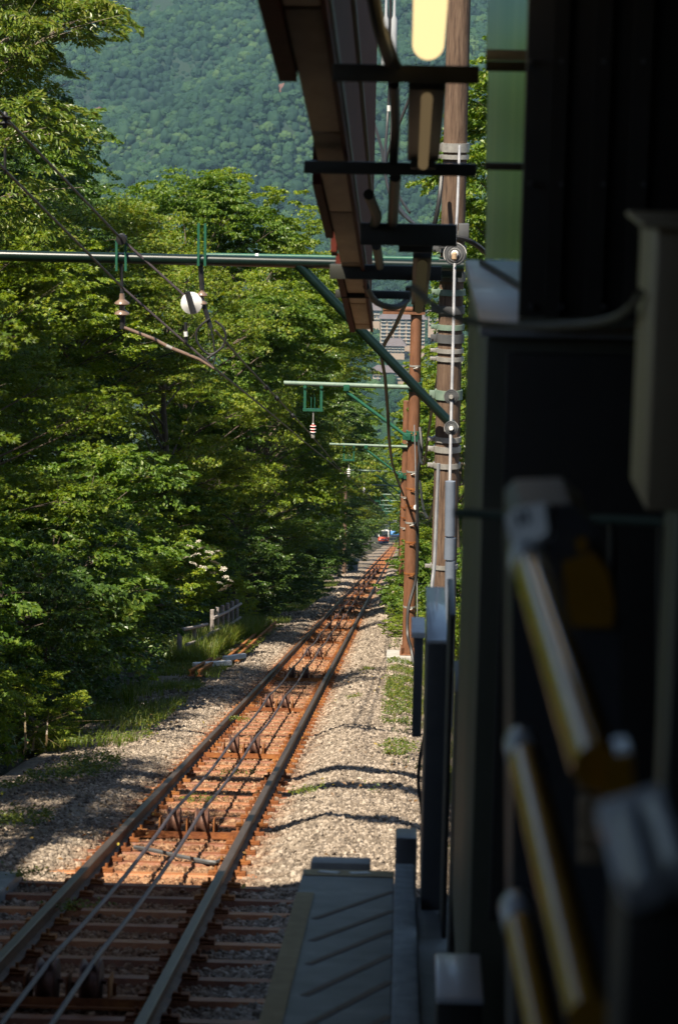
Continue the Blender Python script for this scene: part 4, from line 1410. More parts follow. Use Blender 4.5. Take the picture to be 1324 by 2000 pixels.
m = MB(); m.cyl(local(arm, at(325, 675.5, Ya - 0.02)), local(arm, at(336, 680.5, Ya - 0.02)), 0.0235, n=10); m.build('grey_collar', M_GALV, arm)
m = MB()
m.tube(smooth_path([local(arm, at(px, py, Ya - 0.03)) for px, py in ((410, 622), (388, 640), (384, 662), (395, 682), (412, 692), (432, 680), (441, 660), (436, 640), (420, 626))]), 0.013, n=8)
m.tube(smooth_path([local(arm, at(px, py, Ya - 0.03)) for px, py in ((412, 640), (418, 670), (420, 700), (416, 712))]), 0.010, n=6)
m.tube(smooth_path([local(arm, at(px, py, Ya - 0.03)) for px, py in ((405, 700), (420, 690), (438, 676))]), 0.014, n=6)
m.build('jumper_loop', M_BLACK, arm)

# wires
WG = 'overhead wires'
wire('overhead_wire', [at(-60, 152, 19.5), at(10, 228, 21.2), at(238, 467, Ya - 0.08), at(368, 584, Ya)], 0.014, M_CABLE, 'upper steel wire running from the upper left over the small pulley to the white disc', 'wire', WG, smooth=False)
wire('overhead_wire', [at(-60, 258, 19.5), at(10, 332, 21.2), at(240, 562, Ya - 0.25), at(418, 718, Ya), at(520, 800, 36), at(601, 868, 47.5), at(667, 921, 79.5)], 0.013, M_CABLE, 'lower dark wire from the left edge through the cable loop', 'wire', WG, smooth=False)
wire('overhead_wire', [at(420, 645, Ya), at(480, 712, 32), at(602, 843, 48.3), at(667, 920, 80.5), at(712, 962, 113), at(733, 984, 145), at(752, 1005, 210)], 0.014, M_CABLE, 'wire from the cable loop away to the hanger insulators down the line', 'wire', WG, smooth=False)
m = MB()
for px, py, Y in ((541, 778, 38), (572, 812, 42), (520, 757, 36)):
    m.lathe([(0.01, -0.05), (0.035, -0.03), (0.035, 0.03), (0.01, 0.05)], at(px, py, Y), (1, 2, -1.5), 10)
tag(m.build('wire_clamps', M_BLACK), 'small black clamps on the wire between the first two crossarms', 'clamp')
# insulator hanging at the left picture edge
o = empty('wire_anchor', at(10, 232, 21.2), 'black out-of-focus insulator hanging at the left picture edge', 'insulator')
m = MB(); insulator(m, (0, 0, -0.06), (0, 0.3, 1), 0.06, 2, 0.055); m.build('insulator', M_BLACK, o)
m = MB(); m.cyl((0, 0, -0.25), (0.0, 0, -0.47), 0.012, n=8); m.cyl((0, 0, 0), (-0.3, 0.1, 0.12), 0.012, n=8); m.build('rod', M_BLACK, o)

# pale guy line with disc insulators beside the wooden pole
gl = [at(897, 285, YW - 0.25), at(893, 400, 27.2), at(888, 495, 26.6), at(885, 640, 25.8), at(881, 800, 25.0), at(878, 945, 24.4)]
o = empty('guy_line', gl[-1], 'pale guy line with round disc insulators in front of the wooden pole', 'guy line')
m = MB(); m.tube([local(o, p) for p in smooth_path(gl)], 0.016, n=10); m.build('sheathed_wire', M_PIPEGREY, o)
for (px, py, Y, rr, mt) in [(888, 496, 26.5, 0.125, M_WHITE), (881, 775, 25.1, 0.078, M_GALV), (881, 836, 24.8, 0.075, M_WHITE)]:
    m = MB()
    m.lathe([(0.02, -0.07), (rr * 0.28, -0.06), (rr * 0.35, -0.02), (rr * 0.5, -0.028), (rr * 0.55, 0.0), (rr * 0.72, -0.012), (rr * 0.77, 0.012), (rr, 0.0), (rr * 1.0, 0.018), (rr * 0.5, 0.045), (0.02, 0.05)], local(o, at(px, py, Y)), (0.06, 1, -0.1), 30)
    m.build('disc_insulator', mt, o)
    for q0 in (0.42, 0.66, 0.88):
        g2 = MB()
        g2.lathe([(rr * q0, -0.045 + 0.03 * q0), (rr * (q0 + 0.02), -0.05 + 0.03 * q0), (rr * (q0 + 0.07), -0.045 + 0.03 * q0), (rr * (q0 + 0.07), 0.0), (rr * q0, 0.0)], local(o, at(px, py, Y)), (0.06, 1, -0.1), 30)
        g2.build('groove_ring', M_DKGREY, o)
m = MB(); m.lathe([(0.008, -0.05), (0.03, -0.03), (0.03, 0.03), (0.008, 0.05)], local(o, at(887, 500, 26.35)), (0, 0, 1), 12); m.build('cap', M_TANBOARD, o)
o2 = empty('guy_guard', at(878, 1160, 23.6), 'blue-grey guard tube on the foot of the pale guy line', 'guard')
m = MB()
for y0, y1, w_ in ((940, 1046, 0.052), (1050, 1092, 0.056), (1096, 1420, 0.052)):
    m.cyl(local(o2, at(879, y0, 24.2)), local(o2, at(878 - (y1 - 1046) * 0.012, y1, 24.2)), w_, n=14)
m.build('tube', M_BLUEGREY, o2)

# cables beside the poles
CG = 'black cables on the poles'
wire('power_cable', [at(793, 590, 34), at(770, 640, 36), at(746, 686, 38), at(752, 740, 40), at(757, 800, 42), at(761, 870, 45), at(770, 920, 60), at(788, 968, 75)], 0.030, M_BLACK, 'thick dark cable crossing left of the brown pole below its cap', 'cable', CG)
wire('power_cable', [at(820, 835, 48.2), at(823, 880, 48.0), at(815, 930, 48), at(815, 1000, 48), at(815, 1080, 48), at(812, 1130, 48), at(797, 1190, 47.8), at(796, 1240, 47.6), at(803, 1268, 47.2), at(808, 1300, 47)], 0.034, M_BLACK, 'black cable running down the nearest brown pole and bending round its foot', 'cable', CG)
wire('power_cable', [at(862, 700, 30), at(845, 790, 34), at(836, 850, 40), at(828, 905, 44), at(820, 895, 46), at(817, 860, 48)], 0.022, M_BLACK, 'black cable sagging between the wooden pole and the nearest brown pole', 'cable', CG)
wire('power_cable', [at(858, 860, 30), at(850, 960, 33), at(838, 1012, 38), at(826, 990, 44), at(820, 940, 48)], 0.024, M_BLACK, 'lower looping black cable between wooden pole and brown pole', 'cable', CG)
wire('power_cable', [at(720, 210, 34), at(745, 290, 33), at(757, 360, 32), at(790, 420, 30), at(850, 470, 28.5), at(865, 500, 28)], 0.024, M_BLACK, 'black cable with a blue mark seen through the canopy frame', 'cable', CG)
wire('power_cable', [at(762, -30, 33), at(763, 110, 33), at(757, 230, 33), at(752, 330, 32), at(770, 400, 31), at(812, 440, 29)], 0.020, M_BLACK, 'dark cable hanging straight down left of the lit lamp', 'cable', CG)
wire('power_cable', [at(750, -30, 34), at(757, 40, 34), at(765, 200, 33.5), at(764, 300, 33), at(775, 372, 32), at(800, 415, 31)], 0.018, M_BLACK, 'second dark cable hanging behind the canopy hangers', 'cable', CG)
wire('power_cable', [at(800, 190, 33), at(780, 240, 33), at(757, 300, 33), at(752, 330, 33)], 0.020, M_BLACK, 'short dark cable slanting behind the dim lamp', 'cable', CG)
wire('power_cable', [at(862, 345, YW - 0.3), at(858, 385, YW - 0.4), at(850, 430, YW - 0.4), at(842, 450, YW - 0.3)], 0.026, M_BLACK, 'short cable bundle spreading from the side of the wooden pole', 'cable', CG)
wire('power_cable', [at(858, 462, YW - 0.3), at(900, 465, YW - 0.3), at(930, 478, YW - 0.2), at(960, 505, YW)], 0.030, M_BLACK, 'black cable leaving the wooden pole towards the glass panel', 'cable', CG)
m = MB(); m.cyl(at(722, 212, 33.9), at(727, 224, 33.8), 0.032, n=10); tag(m.build('cable_tape', M_BLUEPLASTIC), 'blue tape mark on a black cable seen between the hangers', 'tape')
m = MB(); m.cyl(at(760, 206, 32.9), at(760, 217, 32.9), 0.03, n=10); tag(m.build('cable_sleeve', M_WHITEPAINT), 'short white sleeve on the hanging dark cable', 'sleeve')
# bushings behind the lamp
for px, lab in ((752, 'left grey cable bushing above the canopy frame'), (768, 'right grey cable bushing above the canopy frame')):
    o = empty('cable_bushing', at(px, 120, 33.0), lab, 'bushing', 'cable bushings')
    m = MB(); m.lathe([(0.05, -0.1), (0.055, 0.0), (0.045, 0.15), (0.042, 0.55), (0.02, 0.6), (0.014, 1.2)], (0, 0, 0), (0, 0, 1), 14); m.build('body', M_GREYMETAL, o)
    m = MB(); m.cyl((0, 0, -0.14), (0, 0, -0.06), 0.075, n=14); m.build('flange', M_REDPAINT if px == 768 else M_GALV, o)
# conduit on the nearest brown pole
o = empty('earth_conduit', at(813, 1240, 48.0), 'thin pale conduit with a round tag down the nearest brown pole', 'conduit')
m = MB(); m.tube([local(o, at(px, py, 48.2)) for px, py in ((809, 830), (811, 900), (812, 980), (814, 1100), (815, 1240))], 0.012, n=8); m.build('pipe', M_PIPEGREY, o)
m = MB(); m.lathe([(0.01, -0.02), (0.05, -0.015), (0.052, 0.015), (0.01, 0.02)], local(o, at(812, 991, 48.15)), (0, 1, 0), 16); m.build('round_tag', M_WHITE, o)
# white riser pipe left of the wooden pole
wire('riser_pipe', [at(856, 905, 27.6), at(852, 1000, 27.6), at(848, 1100, 27.5), at(843, 1150, 27.4), at(840, 1250, 27.3)], 0.022, M_PIPEGREY, 'pale riser pipe on the left side of the wooden pole', 'pipe')

# ------------------------------------------------------------------ log fence on the verge
fence = empty('log_fence', tp(-4.25, 47.5, -0.2), 'weathered concrete log fence with two rails on the grassy verge', 'fence')
def fpost(px, py0, py1, Y, r):
    m = MB()
    a, b_ = at(px, py1, Y), at(px, py0, Y)
    a.z -= 0.25
    m.cyl(local(fence, a), local(fence, b_), r, r * 0.96, n=14)
    m.build('post', M_WOODFENCE, fence)
PY = [(463, 1171, 1208, 60.5), (454, 1174, 1212, 59.0), (445, 1178, 1217, 57.4), (435, 1182, 1223, 55.8), (425, 1186, 1240, 54.3), (415, 1191, 1246, 52.8)]
for px, a, b_, Y in PY:
    fpost(px, a, b_, Y, 0.050)
fpost(380, 1223, 1250, 49.2, 0.050)
fpost(351, 1231, 1290, 46.4, 0.052)
for pts in ([(467, 1178, 61), (440, 1194, 57), (412, 1206, 52.4)], [(466, 1205, 61), (440, 1222, 57), (412, 1233, 52.4), (395, 1244, 50)], [(400, 1218, 51), (376, 1224, 48.8), (352, 1228, 46.2)], [(400, 1240, 51), (378, 1252, 48.8), (360, 1258, 46.6)]):
    m = MB()
    m.tube([local(fence, at(*q)) + Vector((0.055, -0.05, 0)) for q in pts], 0.036, n=10)
    m.build('rail_log', M_WOODFENCE, fence)

# spare rails and bars lying beside the track
def lying(name, a, b_, prof, material, label, cat, group=None, lift=0.02):
    a, b_ = Vector(a), Vector(b_)
    dd = (b_ - a).normalized()
    w = dd.cross(Vector((0, 0, 1))).normalized()
    u = w.cross(dd)
    m = MB()
    m.loft([a + w * x + u * z for x, z in prof], [b_ + w * x + u * z for x, z in prof])
    return tag(m.build(name, material), label, cat, group)
RP = [(dx, dz + 0.122) for dx, dz in rail_profile(0)]
for off, lab in ((0.0, 'left of two long rusty spare rails lying on the verge'), (0.16, 'right of two long rusty spare rails lying on the verge')):
    lying('spare_rail', tp(-3.42 + off, 48.6 + off * 2, -0.02), tp(-3.66 + off, 68.5, -0.03), RP, M_STEEL_RUST, lab, 'rail', 'spare rails')
for off, lab in ((0.0, 'left of two short rusty rail ends near the white bars'), (0.15, 'right of two short rusty rail ends near the white bars')):
    lying('spare_rail', tp(-3.70 + off, 43.2, 0.0), tp(-3.62 + off, 47.0, 0.03), RP, M_STEEL_RUST, lab, 'rail', 'short rail ends')
BP = [(-0.05, 0), (0.05, 0), (0.05, 0.08), (-0.05, 0.08)]
lying('white_bar', at(378, 1303, 44), at(451, 1298, 44.4), BP, M_WHITEPAINT, 'white painted bar in front of the short rail ends', 'bar')
lying('white_bar', at(438, 1290, 45.8), at(478, 1284, 46.2), BP, M_WHITEPAINT, 'white painted bar behind the short rail ends', 'bar')
lying('iron_rod', tp(-0.62, 20.3, -0.10), tp(-0.02, 19.6, -0.10), [(-0.012, 0), (0.012, 0), (0.012, 0.03), (-0.012, 0.03)], M_RAIL, 'thin dark rod lying on the sunlit gravel before the platform end', 'rod')
wire('track_pipe', [tp(-2.2, 20.6, -0.10), tp(-2.0, 20.3, -0.085), tp(-1.5, 19.8, -0.10), tp(-1.42, 20.1, -0.11)], 0.019, M_DKGREY, 'grey pipe lying across between the rails near the shadow edge', 'pipe')
# small trackside cabinet and sign far down
o = empty('signal_cabinet', tp(-3.5, 176, -0.2), 'small pale trackside cabinet left of the distant track', 'cabinet')
m = MB(); m.box((0, 0, 0.45), (0.75, 0.6, 0.9), bevel=0.02); m.build('body', M_GREYMETAL, o)
m = MB(); m.box((0, 0, 0.93), (0.95, 0.75, 0.06), bevel=0.01); m.build('lid', M_CONCRETE, o)
o = empty('trackside_wall', tp(0.05, 185, -0.2), 'low pale concrete stand right of the distant track', 'stand')
m = MB(); m.box((0, 0, 0.55), (0.7, 0.3, 0.12)); m.build('top', M_CONCRETE, o)
for sx in (-0.28, 0.28):
    m = MB(); m.box((sx, 0, 0.24), (0.1, 0.2, 0.5)); m.build('leg', M_CONCRETE, o)

# ------------------------------------------------------------------ station: platform
TR = Matrix.Rotation(-AL, 3, 'X')

def tbox(m, x0, x1, s0, s1, h0, h1, bevel=0.0):
    """a box that lies with the slope of the track, in world coordinates."""
    m.box(tp((x0 + x1) / 2, (s0 + s1) / 2, (h0 + h1) / 2), (x1 - x0, s1 - s0, h1 - h0), TR, bevel)
    return m

HP = H - 1.80
XE = -0.485
plat = empty('platform', tp(0, 0, HP), kind='structure')
def pbuild(m, name, material, parent=plat):
    m.v = [tuple(Vector(v) - parent.location) for v in m.v]
    return m.build(name, material, parent)
pbuild(tbox(MB(), XE, 0.0, -3, 13.05, -0.4, HP, 0.006), 'platform_slab', M_PLATFORM)
pbuild(tbox(MB(), 0.11, 7.0, -6, 12.2, -0.4, HP - 0.01), 'station_floor', M_PLATFORM)
pbuild(tbox(MB(), XE + 0.002, XE + 0.088, -3, 12.15, HP + 0.0015, HP + 0.006), 'edge_strip', M_TAN)
pbuild(tbox(MB(), XE + 0.01, -0.005, 12.78, 13.0, HP + 0.0015, HP + 0.006), 'end_strip', M_TAN)
for x0, x1, a in ((-0.40, -0.29, -0.3), (-0.235, -0.13, 0.3)):
    m = MB()
    m.box(tp((x0 + x1) / 2, 12.88, HP + 0.009), (x1 - x0, 0.055, 0.004), TR @ Matrix.Rotation(a, 3, 'Z'))
    pbuild(m, 'white_mark', M_WHITEPAINT)
pbuild(tbox(MB(), -0.45, -0.13, 13.06, 13.30, HP - 0.3, HP + 0.035, 0.01), 'end_block', M_CONCRETE)
pbuild(tbox(MB(), 0.002, 0.105, -3, 12.95, -0.4, HP + 0.055, 0.012), 'kerb', M_KERB)
pbuild(tbox(MB(), 0.002, 0.118, 12.96, 13.4, -0.4, HP + 0.19, 0.012), 'kerb_end', M_DKGREY)
for (yl, yr) in ((1795, 1742), (1838, 1780), (1884, 1818), (1945, 1866), (2010, 1918), (2090, 1985), (1768, 1712)):
    if yl == 1768:
        continue
    def on_plat(px, py):
        q = at(px, py, 10.0)
        k = -1.80 / q.dot(NV)
        return q * k
    a, b_ = on_plat(615 - (yl - 1790) * 0.13, yl), on_plat(781, yr)
    a.x = max(a.x, XE + 0.10)
    b_.x = -0.006
    c = (a + b_) / 2 + NV * 0.002
    ang = math.atan2((b_ - a).dot(TV), (b_ - a).x)
    m = MB()
    m.box(c, ((b_ - a).length, 0.035, 0.002), TR @ Matrix.Rotation(ang, 3, 'Z'))
    pbuild(m, 'antislip_strip', M_RUBBERBROWN)
# left platform starts at the picture edge
lp = empty('left_platform', tp(-3.6, 17, 0), kind='structure')
pbuild(tbox(MB(), -5.2, -2.86, -6, 18.7, -0.5, -0.06, 0.02), 'slab', M_PLATFORM, lp)

# ------------------------------------------------------------------ station: great roof over both platforms and the track
roof = empty('station_roof', tp(0, 8, H + 5.0), 'dark station roof spanning the platforms and the track overhead', 'roof')
def rbuild(m, name, material, parent=roof):
    m.v = [tuple(Vector(v) - parent.location) for v in m.v]
    return m.build(name, material, parent)
rbuild(tbox(MB(), -9.5, 8.0, -34, 12.0, H + 5.0, H + 5.12), 'roofing', M_DARKSTEEL)
for s in (15.1, 18.2, 19.7):  # unseen beams added past the roofing to cast shadow bands on the gravel
    rbuild(tbox(MB(), -9.5, -2.2, s - 0.16, s + 0.16, H + 5.45, H + 5.66), 'shadow_beam', M_DARKSTEEL)
for x in (-9.4, -6.0, -2.3):
    rbuild(tbox(MB(), x - 0.08, x + 0.08, -20, 19.9, H + 5.13, H + 5.44), 'rafter', M_DARKSTEEL)
for s in (-8, 2, 12):
    m = MB()
    p = tp(-9.3, s, H + 5.0)
    m.box((p.x, p.y, p.z - 4.6), (0.2, 0.2, 9.1))
    rbuild(m, 'column', M_DARKSTEEL)

# ------------------------------------------------------------------ station: narrow eave canopy seen from below
HC = H + 1.84
can = empty('eave_canopy', tp(-0.3, 12, HC), 'receding eave with tan soffit boards and dark red steel above the platform edge', 'canopy')
se = [4.0, 8.5, 11.15, 13.9, 16.5, 19.4, 21.3, 21.85]
for a, b_ in zip(se[:-1], se[1:]):
    rbuild(tbox(MB(), -0.458, -0.325, a + 0.03, b_ - 0.03, HC, HC + 0.02, 0.003), 'soffit_board', M_TANBOARD, can)
rbuild(tbox(MB(), -0.464, -0.345, 4, 21.9, HC + 0.024, HC + 0.12), 'eave_beam', M_DKRED, can)
rbuild(tbox(MB(), -0.343, -0.325, 3, 21.9, HC + 0.03, HC + 3.6), 'hanging_wall', M_DKRED, can)
rbuild(tbox(MB(), -0.322, -0.300, 4, 21.8, HC - 0.03, HC + 0.022), 'edge_angle', M_DKRED, can)
rbuild(tbox(MB(), -0.322, -0.295, 4, 21.7, HC + 0.06, HC + 0.10), 'wall_rail', M_DARKSTEEL, can)
rbuild(tbox(MB(), -0.322, -0.302, 4, 21.7, HC + 0.9, HC + 0.94), 'wall_rail', M_DARKSTEEL, can)
for a, b_, x0, hh in ((4, 9.75, -0.535, 0.075), (12.6, 14.9, -0.508, 0.09), (15.6, 15.85, -0.50, 0.02), (17.0, 21.85, -0.508, 0.02)):
    rbuild(tbox(MB(), x0, -0.462, a, b_, HC - 0.03, HC + hh + 0.1), 'fascia', M_DKRED, can)
for (p0, p1, py, th, Y) in ((650, 935, 142, 34, 9.3), (594, 930, 327, 24, 11.8), (704, 892, 456, 42, 14.0), (644, 862, 530, 28, 16.8), (655, 800, 573, 15, 18.6)):
    a, b_ = at(p0, py, Y), at(p1, py + 4, Y)
    m = MB()
    m.box((a + b_) / 2, ((b_ - a).length, 0.07, th * Y / F_PX), bevel=0.004)
    rbuild(m, 'cross_beam', M_DARKSTEEL, can)
# brackets and duct between the cross beams
for pts, r in (([(750, 60, 9.0), (775, 130, 9.2)], 0.018), ([(770, 165, 10.5), (772, 250, 11.4), (768, 320, 11.8)], 0.022), ([(720, 380, 13), (735, 420, 13.6), (730, 440, 14)], 0.03), ([(735, 480, 15), (742, 520, 16.7)], 0.03), ([(772, 345, 12.4), (766, 440, 14)], 0.03), ([(715, 560, 18), (735, 590, 18.4), (770, 600, 18.6), (795, 585, 18.8), (798, 560, 18.8)], 0.025), ([(727, -20, 8.6), (742, 60, 8.8), (760, 120, 9.2)], 0.024)):
    m = MB()
    m.tube(smooth_path([at(*q) for q in pts]), r, n=8)
    rbuild(m, 'conduit', M_DARKSTEEL, can)
m = MB(); m.box(at(812, 470, 14.2), (0.20, 0.10, 0.13), bevel=0.006); rbuild(m, 'junction_box', M_DARKSTEEL, can)

def lamp(px, py, Y, L, r, mt, label, hw):
    e = at(px, py, Y)
    o = empty('platform_lamp', e, label, 'lamp', 'platform lamps')
    m = MB()
    n_ = 7
    pts, rs = [], []
    for k in range(n_):                         # rounded end
        a = k / (n_ - 1) * math.pi / 2
        pts.append(TV * (-(1 - math.sin(a)) * -r * 0.9) * 1.0 if False else TV * (r * 0.9 * math.cos(a)))
        rs.append(max(r * math.sin(a), r * 0.05))
    pts.append(TV * -L)
    rs.append(r)
    m.tube(pts, rs, n=20)
    m.build('tube', mt, o)
    hb = MB()
    hb.box(NV * (r + 0.03) - TV * (L / 2 - 0.05), (hw, L + 0.1, 0.04), TR, bevel=0.006)
    hb.box(NV * (r * 0.4) + TV * (r + 0.03), (hw * 0.8, 0.03, r * 1.6), TR, bevel=0.004)
    hb.build('housing', M_DARKSTEEL, o)
    return o
lamp(836, 86, 9.05, 2.6, 0.058, M_LAMP, 'brightly glowing tube lamp at the top of the picture', 0.10)
lamp(826, 322, 11.6, 1.75, 0.024, M_LAMPDIM, 'second tube lamp, dim, between the first two cross beams', 0.15)
lamp(818, 604, 18.4, 3.0, 0.034, M_LAMPLOW, 'farthest lamp, almost dark, above the top of the brown pole', 0.12)

# ------------------------------------------------------------------ station: right-hand side
def abox(m, p0, p1, y0, y1, Y, depth, bevel=0.004):
    """box whose front face covers pixels p0..p1, y0..y1 at distance Y."""
    a, b_ = at(p0, y1, Y), at(p1, y0, Y)
    m.box(((a.x + b_.x) / 2, Y + depth / 2, (a.z + b_.z) / 2), (b_.x - a.x, depth, b_.z - a.z), bevel=bevel)
    return m

hall = empty('station_hall', (1.5, 5, -1.5), 'dark station hall wall and panels filling the right of the picture', 'building')
def hbuild(m, name, material, parent=hall):
    m.v = [tuple(Vector(v) - parent.location) for v in m.v]
    return m.build(name, material, parent)
m = MB(); m.box((2.6, 2.0, 0.6), (0.15, 16.0, 9.0)); hbuild(m, 'side_wall', M_CHARCOAL)
m = MB(); m.box((1.56, 9.72, 0.4), (2.2, 0.12, 9.0)); hbuild(m, 'end_wall', M_CHARCOAL)
m = MB(); m.box((0, -7.0, 0.5), (16.0, 0.15, 9.0)); hbuild(m, 'back_wall', M_CHARCOAL)
m = MB(); abox(m, 1012, 1420, -300, 640, 7.02, 0.06); hbuild(m, 'panel', M_CHARCOAL)

for px in (1090, 1172, 1250):
    hbuild(abox(MB(), px, px + 3, -300, 636, 6.995, 0.02, 0.001), 'panel_trim', M_CHARCOAL)
for px in (1030, 1090, 1172, 1250):
    for py in (120, 360, 600):
        m = MB(); c_ = at(px + 6, py, 6.99); m.cyl(c_, c_ + Vector((0, 0.03, 0)), 0.008, n=8); hbuild(m, 'bolt', M_DKGREY)
hbuild(abox(MB(), 1012, 1420, 628, 638, 6.99, 0.03, 0.001), 'panel_sill', M_OLIVE)
M_GLASS, _t, _o = nt('frosted_green_glass')
_p = N(_t, 'BsdfPrincipled', Roughness=0.30, IOR=1.12)
_p.inputs['Transmission Weight'].default_value = 0.9
_tc = N(_t, 'TexCoord')
_wv = N(_t, 'TexNoise', Scale=1.0, Detail=2.0)
_mp = N(_t, 'Mapping')
_mp.inputs['Scale'].default_value = (60, 1, 0.3)
_t.links.new(_tc.outputs['Object'], _mp.inputs[0])
_t.links.new(_mp.outputs[0], _wv.inputs['Vector'])
_c = ramp(_t, _wv.outputs[0], [(0.3, (0.56, 0.74, 0.86)), (0.7, (0.76, 0.90, 1.0))])
_t.links.new(_c, _p.inputs['Base Color'])
_t.links.new(_p.outputs[0], _o.inputs['Surface'])
screen = empty('glass_screen', at(980, 505, 9.4), 'tall greenish frosted glass screen between the wooden pole and the dark wall', 'screen')
sb = lambda m, n_, mt: hbuild(m, n_, mt, screen)
sb(abox(MB(), 949, 1060, -160, 120, 9.42, 0.012, 0), 'pane', M_GLASS)
sb(abox(MB(), 948, 1060, 140, 319, 9.42, 0.012, 0), 'pane', M_GLASS)
sb(abox(MB(), 947, 1060, 333, 506, 9.42, 0.012, 0), 'pane', M_GLASS)
sb(abox(MB(), 948, 1062, 121, 139, 9.38, 0.06), 'transom', M_DARKSTEEL)
sb(abox(MB(), 946, 1062, 320, 332, 9.38, 0.06), 'transom', M_DARKSTEEL)
sb(abox(MB(), 948, 1060, 98, 118, 9.40, 0.015), 'white_band', M_GREYMETAL)
for px in ():
    sb(abox(MB(), px, px + 0.8, -160, 506, 9.405, 0.01, 0), 'glazing_bar', M_DARKSTEEL)

cab = empty('cabinet', at(1060, 1000, 7.1), 'large dark cabinet with a pale dusty top under the glass screen', 'cabinet')
cb = lambda m, n_, mt: hbuild(m, n_, mt, cab)
fl, bk = at(944, 640, 7.08), at(900, 506, 9.33)
zt = fl.z
x0 = fl.x
m = MB(); m.box((x0 + 0.45, (7.1 + 9.36) / 2, zt - 0.012), (0.92, 2.3, 0.03), bevel=0.006); cb(m, 'top', M_GREYMETAL)
m = MB(); m.box((x0 + 0.45, (7.13 + 9.33) / 2, zt - 0.03 - 1.25), (0.88, 2.2, 2.5), bevel=0.01); cb(m, 'body', M_OLIVE)
m = MB(); m.box((x0 + 0.47, 7.11, zt - 0.95), (0.80, 0.035, 1.75), bevel=0.006); cb(m, 'door', M_CHARCOAL)
m = MB(); m.box((x0 + 0.10, 7.08, zt - 0.75), (0.02, 0.03, 0.14), bevel=0.004); cb(m, 'door_handle', M_STAINLESS)
m = MB(); m.cyl((x0 + 0.05, 9.2, zt + 0.012), (x0 + 0.29, 7.15, zt + 0.012), 0.010, n=8); cb(m, 'cable_on_top', M_BLACK)
m = MB(); m.box((x0 + 0.17, 8.1, zt + 0.012), (0.03, 0.05, 0.02), bevel=0.004); cb(m, 'cable_clip', M_BLACK)

col = empty('olive_cabinet', at(1300, 1000, 4.2), 'beige cabinet box at the right picture edge', 'cabinet')
m = abox(MB(), 1258, 1430, 446, 1000, 4.2, 0.30, 0.01); hbuild(m, 'body', M_BEIGE, col)
m = abox(MB(), 1262, 1426, 1004, 2400, 4.24, 0.24, 0.01); hbuild(m, 'plinth', M_DARKSTEEL, col)
m = abox(MB(), 1254, 1432, 440, 447, 4.18, 0.34, 0.002); hbuild(m, 'top', M_BEIGE, col)

wire('sagging_cable', [at(805, 560, 5.4), at(838, 588, 5.3), at(870, 612, 5.2), at(930, 630, 5.1), at(1000, 637, 5.0), at(1100, 636, 4.8), at(1180, 627, 4.6), at(1225, 606, 4.4), at(1250, 572, 4.3)], 0.0085, M_OLIVE, 'thin olive cable sagging across in front of the cabinet', 'cable')
hr = empty('handrail', at(890, 1005, 5.3), 'thin pale horizontal handrail behind the barrier head', 'handrail')
m = MB(); m.cyl(at(886, 1001, 5.3), at(1330, 1021, 5.3), 0.011, n=12); hbuild(m, 'bar', M_PALEGREEN, hr)
for px in (1002, 1195, 1290):
    m = MB(); m.cyl(at(px, 1012, 5.3), at(px - 8, 2300, 5.3), 0.010, n=10); hbuild(m, 'post', M_DARKSTEEL, hr)

# gate boxes in a row down the stepped platform edge
def gate_box(p0, p1, yb, yf, Yf, label, top, body, low):
    zt_ = at(p0, yf, Yf).z
    b0 = at((p0 + p1) / 2, yb, Yf)
    Yb = Yf * zt_ / b0.z if b0.z else Yf + 1
    a, b_ = at(p0, yf, Yf), at(p1, yf, Yf)
    o = empty('gate_cabinet', (a.x, Yf, low), label, 'gate cabinet', 'platform gate cabinets')
    dep = max(Yb - Yf, 0.1)
    m = MB(); m.box(((a.x + b_.x) / 2, Yf + dep / 2, zt_ - 0.01), (b_.x - a.x, dep, 0.02), bevel=0.004); hbuild(m, 'top', top, o)
    m = MB(); m.box(((a.x + b_.x) / 2, Yf + dep / 2 + 0.01, (zt_ - 0.02 + low) / 2), (b_.x - a.x - 0.006, dep - 0.01, zt_ - 0.022 - low), bevel=0.004); hbuild(m, 'body', body, o)
    return o
gate_box(834, 874, 1146, 1250, 11.2, 'tall narrow gate cabinet with a pale blue-grey top beside the wooden pole', M_LIGHTGREY, M_DKGREY, -4.2)
gate_box(878, 890, 1130, 1200, 10.4, 'narrow dark gate cabinet right of the pale-topped one', M_DKGREY, M_CHARCOAL, -4.1)
gate_box(922, 962, 1172, 1272, 8.9, 'dark gate cabinet with a dull sloping top near the barrier head', M_OLIVE, M_DKGREY, -3.8)
gate_box(852, 944, 1862, 1948, 6.6, 'low gate cabinet with a pale top at the bottom of the picture', M_LIGHTGREY, M_CHARCOAL, -3.3)
gate_box(890, 916, 1290, 1350, 9.6, 'black gate cabinet in the middle of the dark row', M_DKGREY, M_CHARCOAL, -3.9)
# small electrical box on a post by the gravel
eb = empty('junction_cabinet', at(815, 1560, 14.6), 'small dark junction cabinet with a white lid beside the grassy gravel', 'cabinet')
m = abox(MB(), 804, 827, 1246, 1440, 14.6, 0.16, 0.006); hbuild(m, 'body', M_DKGREY, eb)
m = abox(MB(), 803, 830, 1236, 1246, 14.56, 0.42, 0.003); hbuild(m, 'lid', M_WHITEPAINT, eb)
m = MB(); m.cyl(at(833, 1250, 14.7), at(826, 1760, 14.7), 0.012, n=8); hbuild(m, 'post', M_DKGREY, eb)
m = abox(MB(), 826, 836, 1372, 1392, 14.62, 0.05, 0); hbuild(m, 'bracket', M_DKGREY, eb)
m = abox(MB(), 826, 836, 1436, 1446, 14.62, 0.05, 0); hbuild(m, 'lower_bracket', M_DKGREY, eb)
wire('loose_cable', [at(828, 1440, 14.7), at(820, 1480, 14.7), at(817, 1530, 14.7), at(823, 1580, 14.7), at(828, 1640, 14.7)], 0.012, M_BLACK, 'loose black cable hanging below the junction cabinet', 'cable')

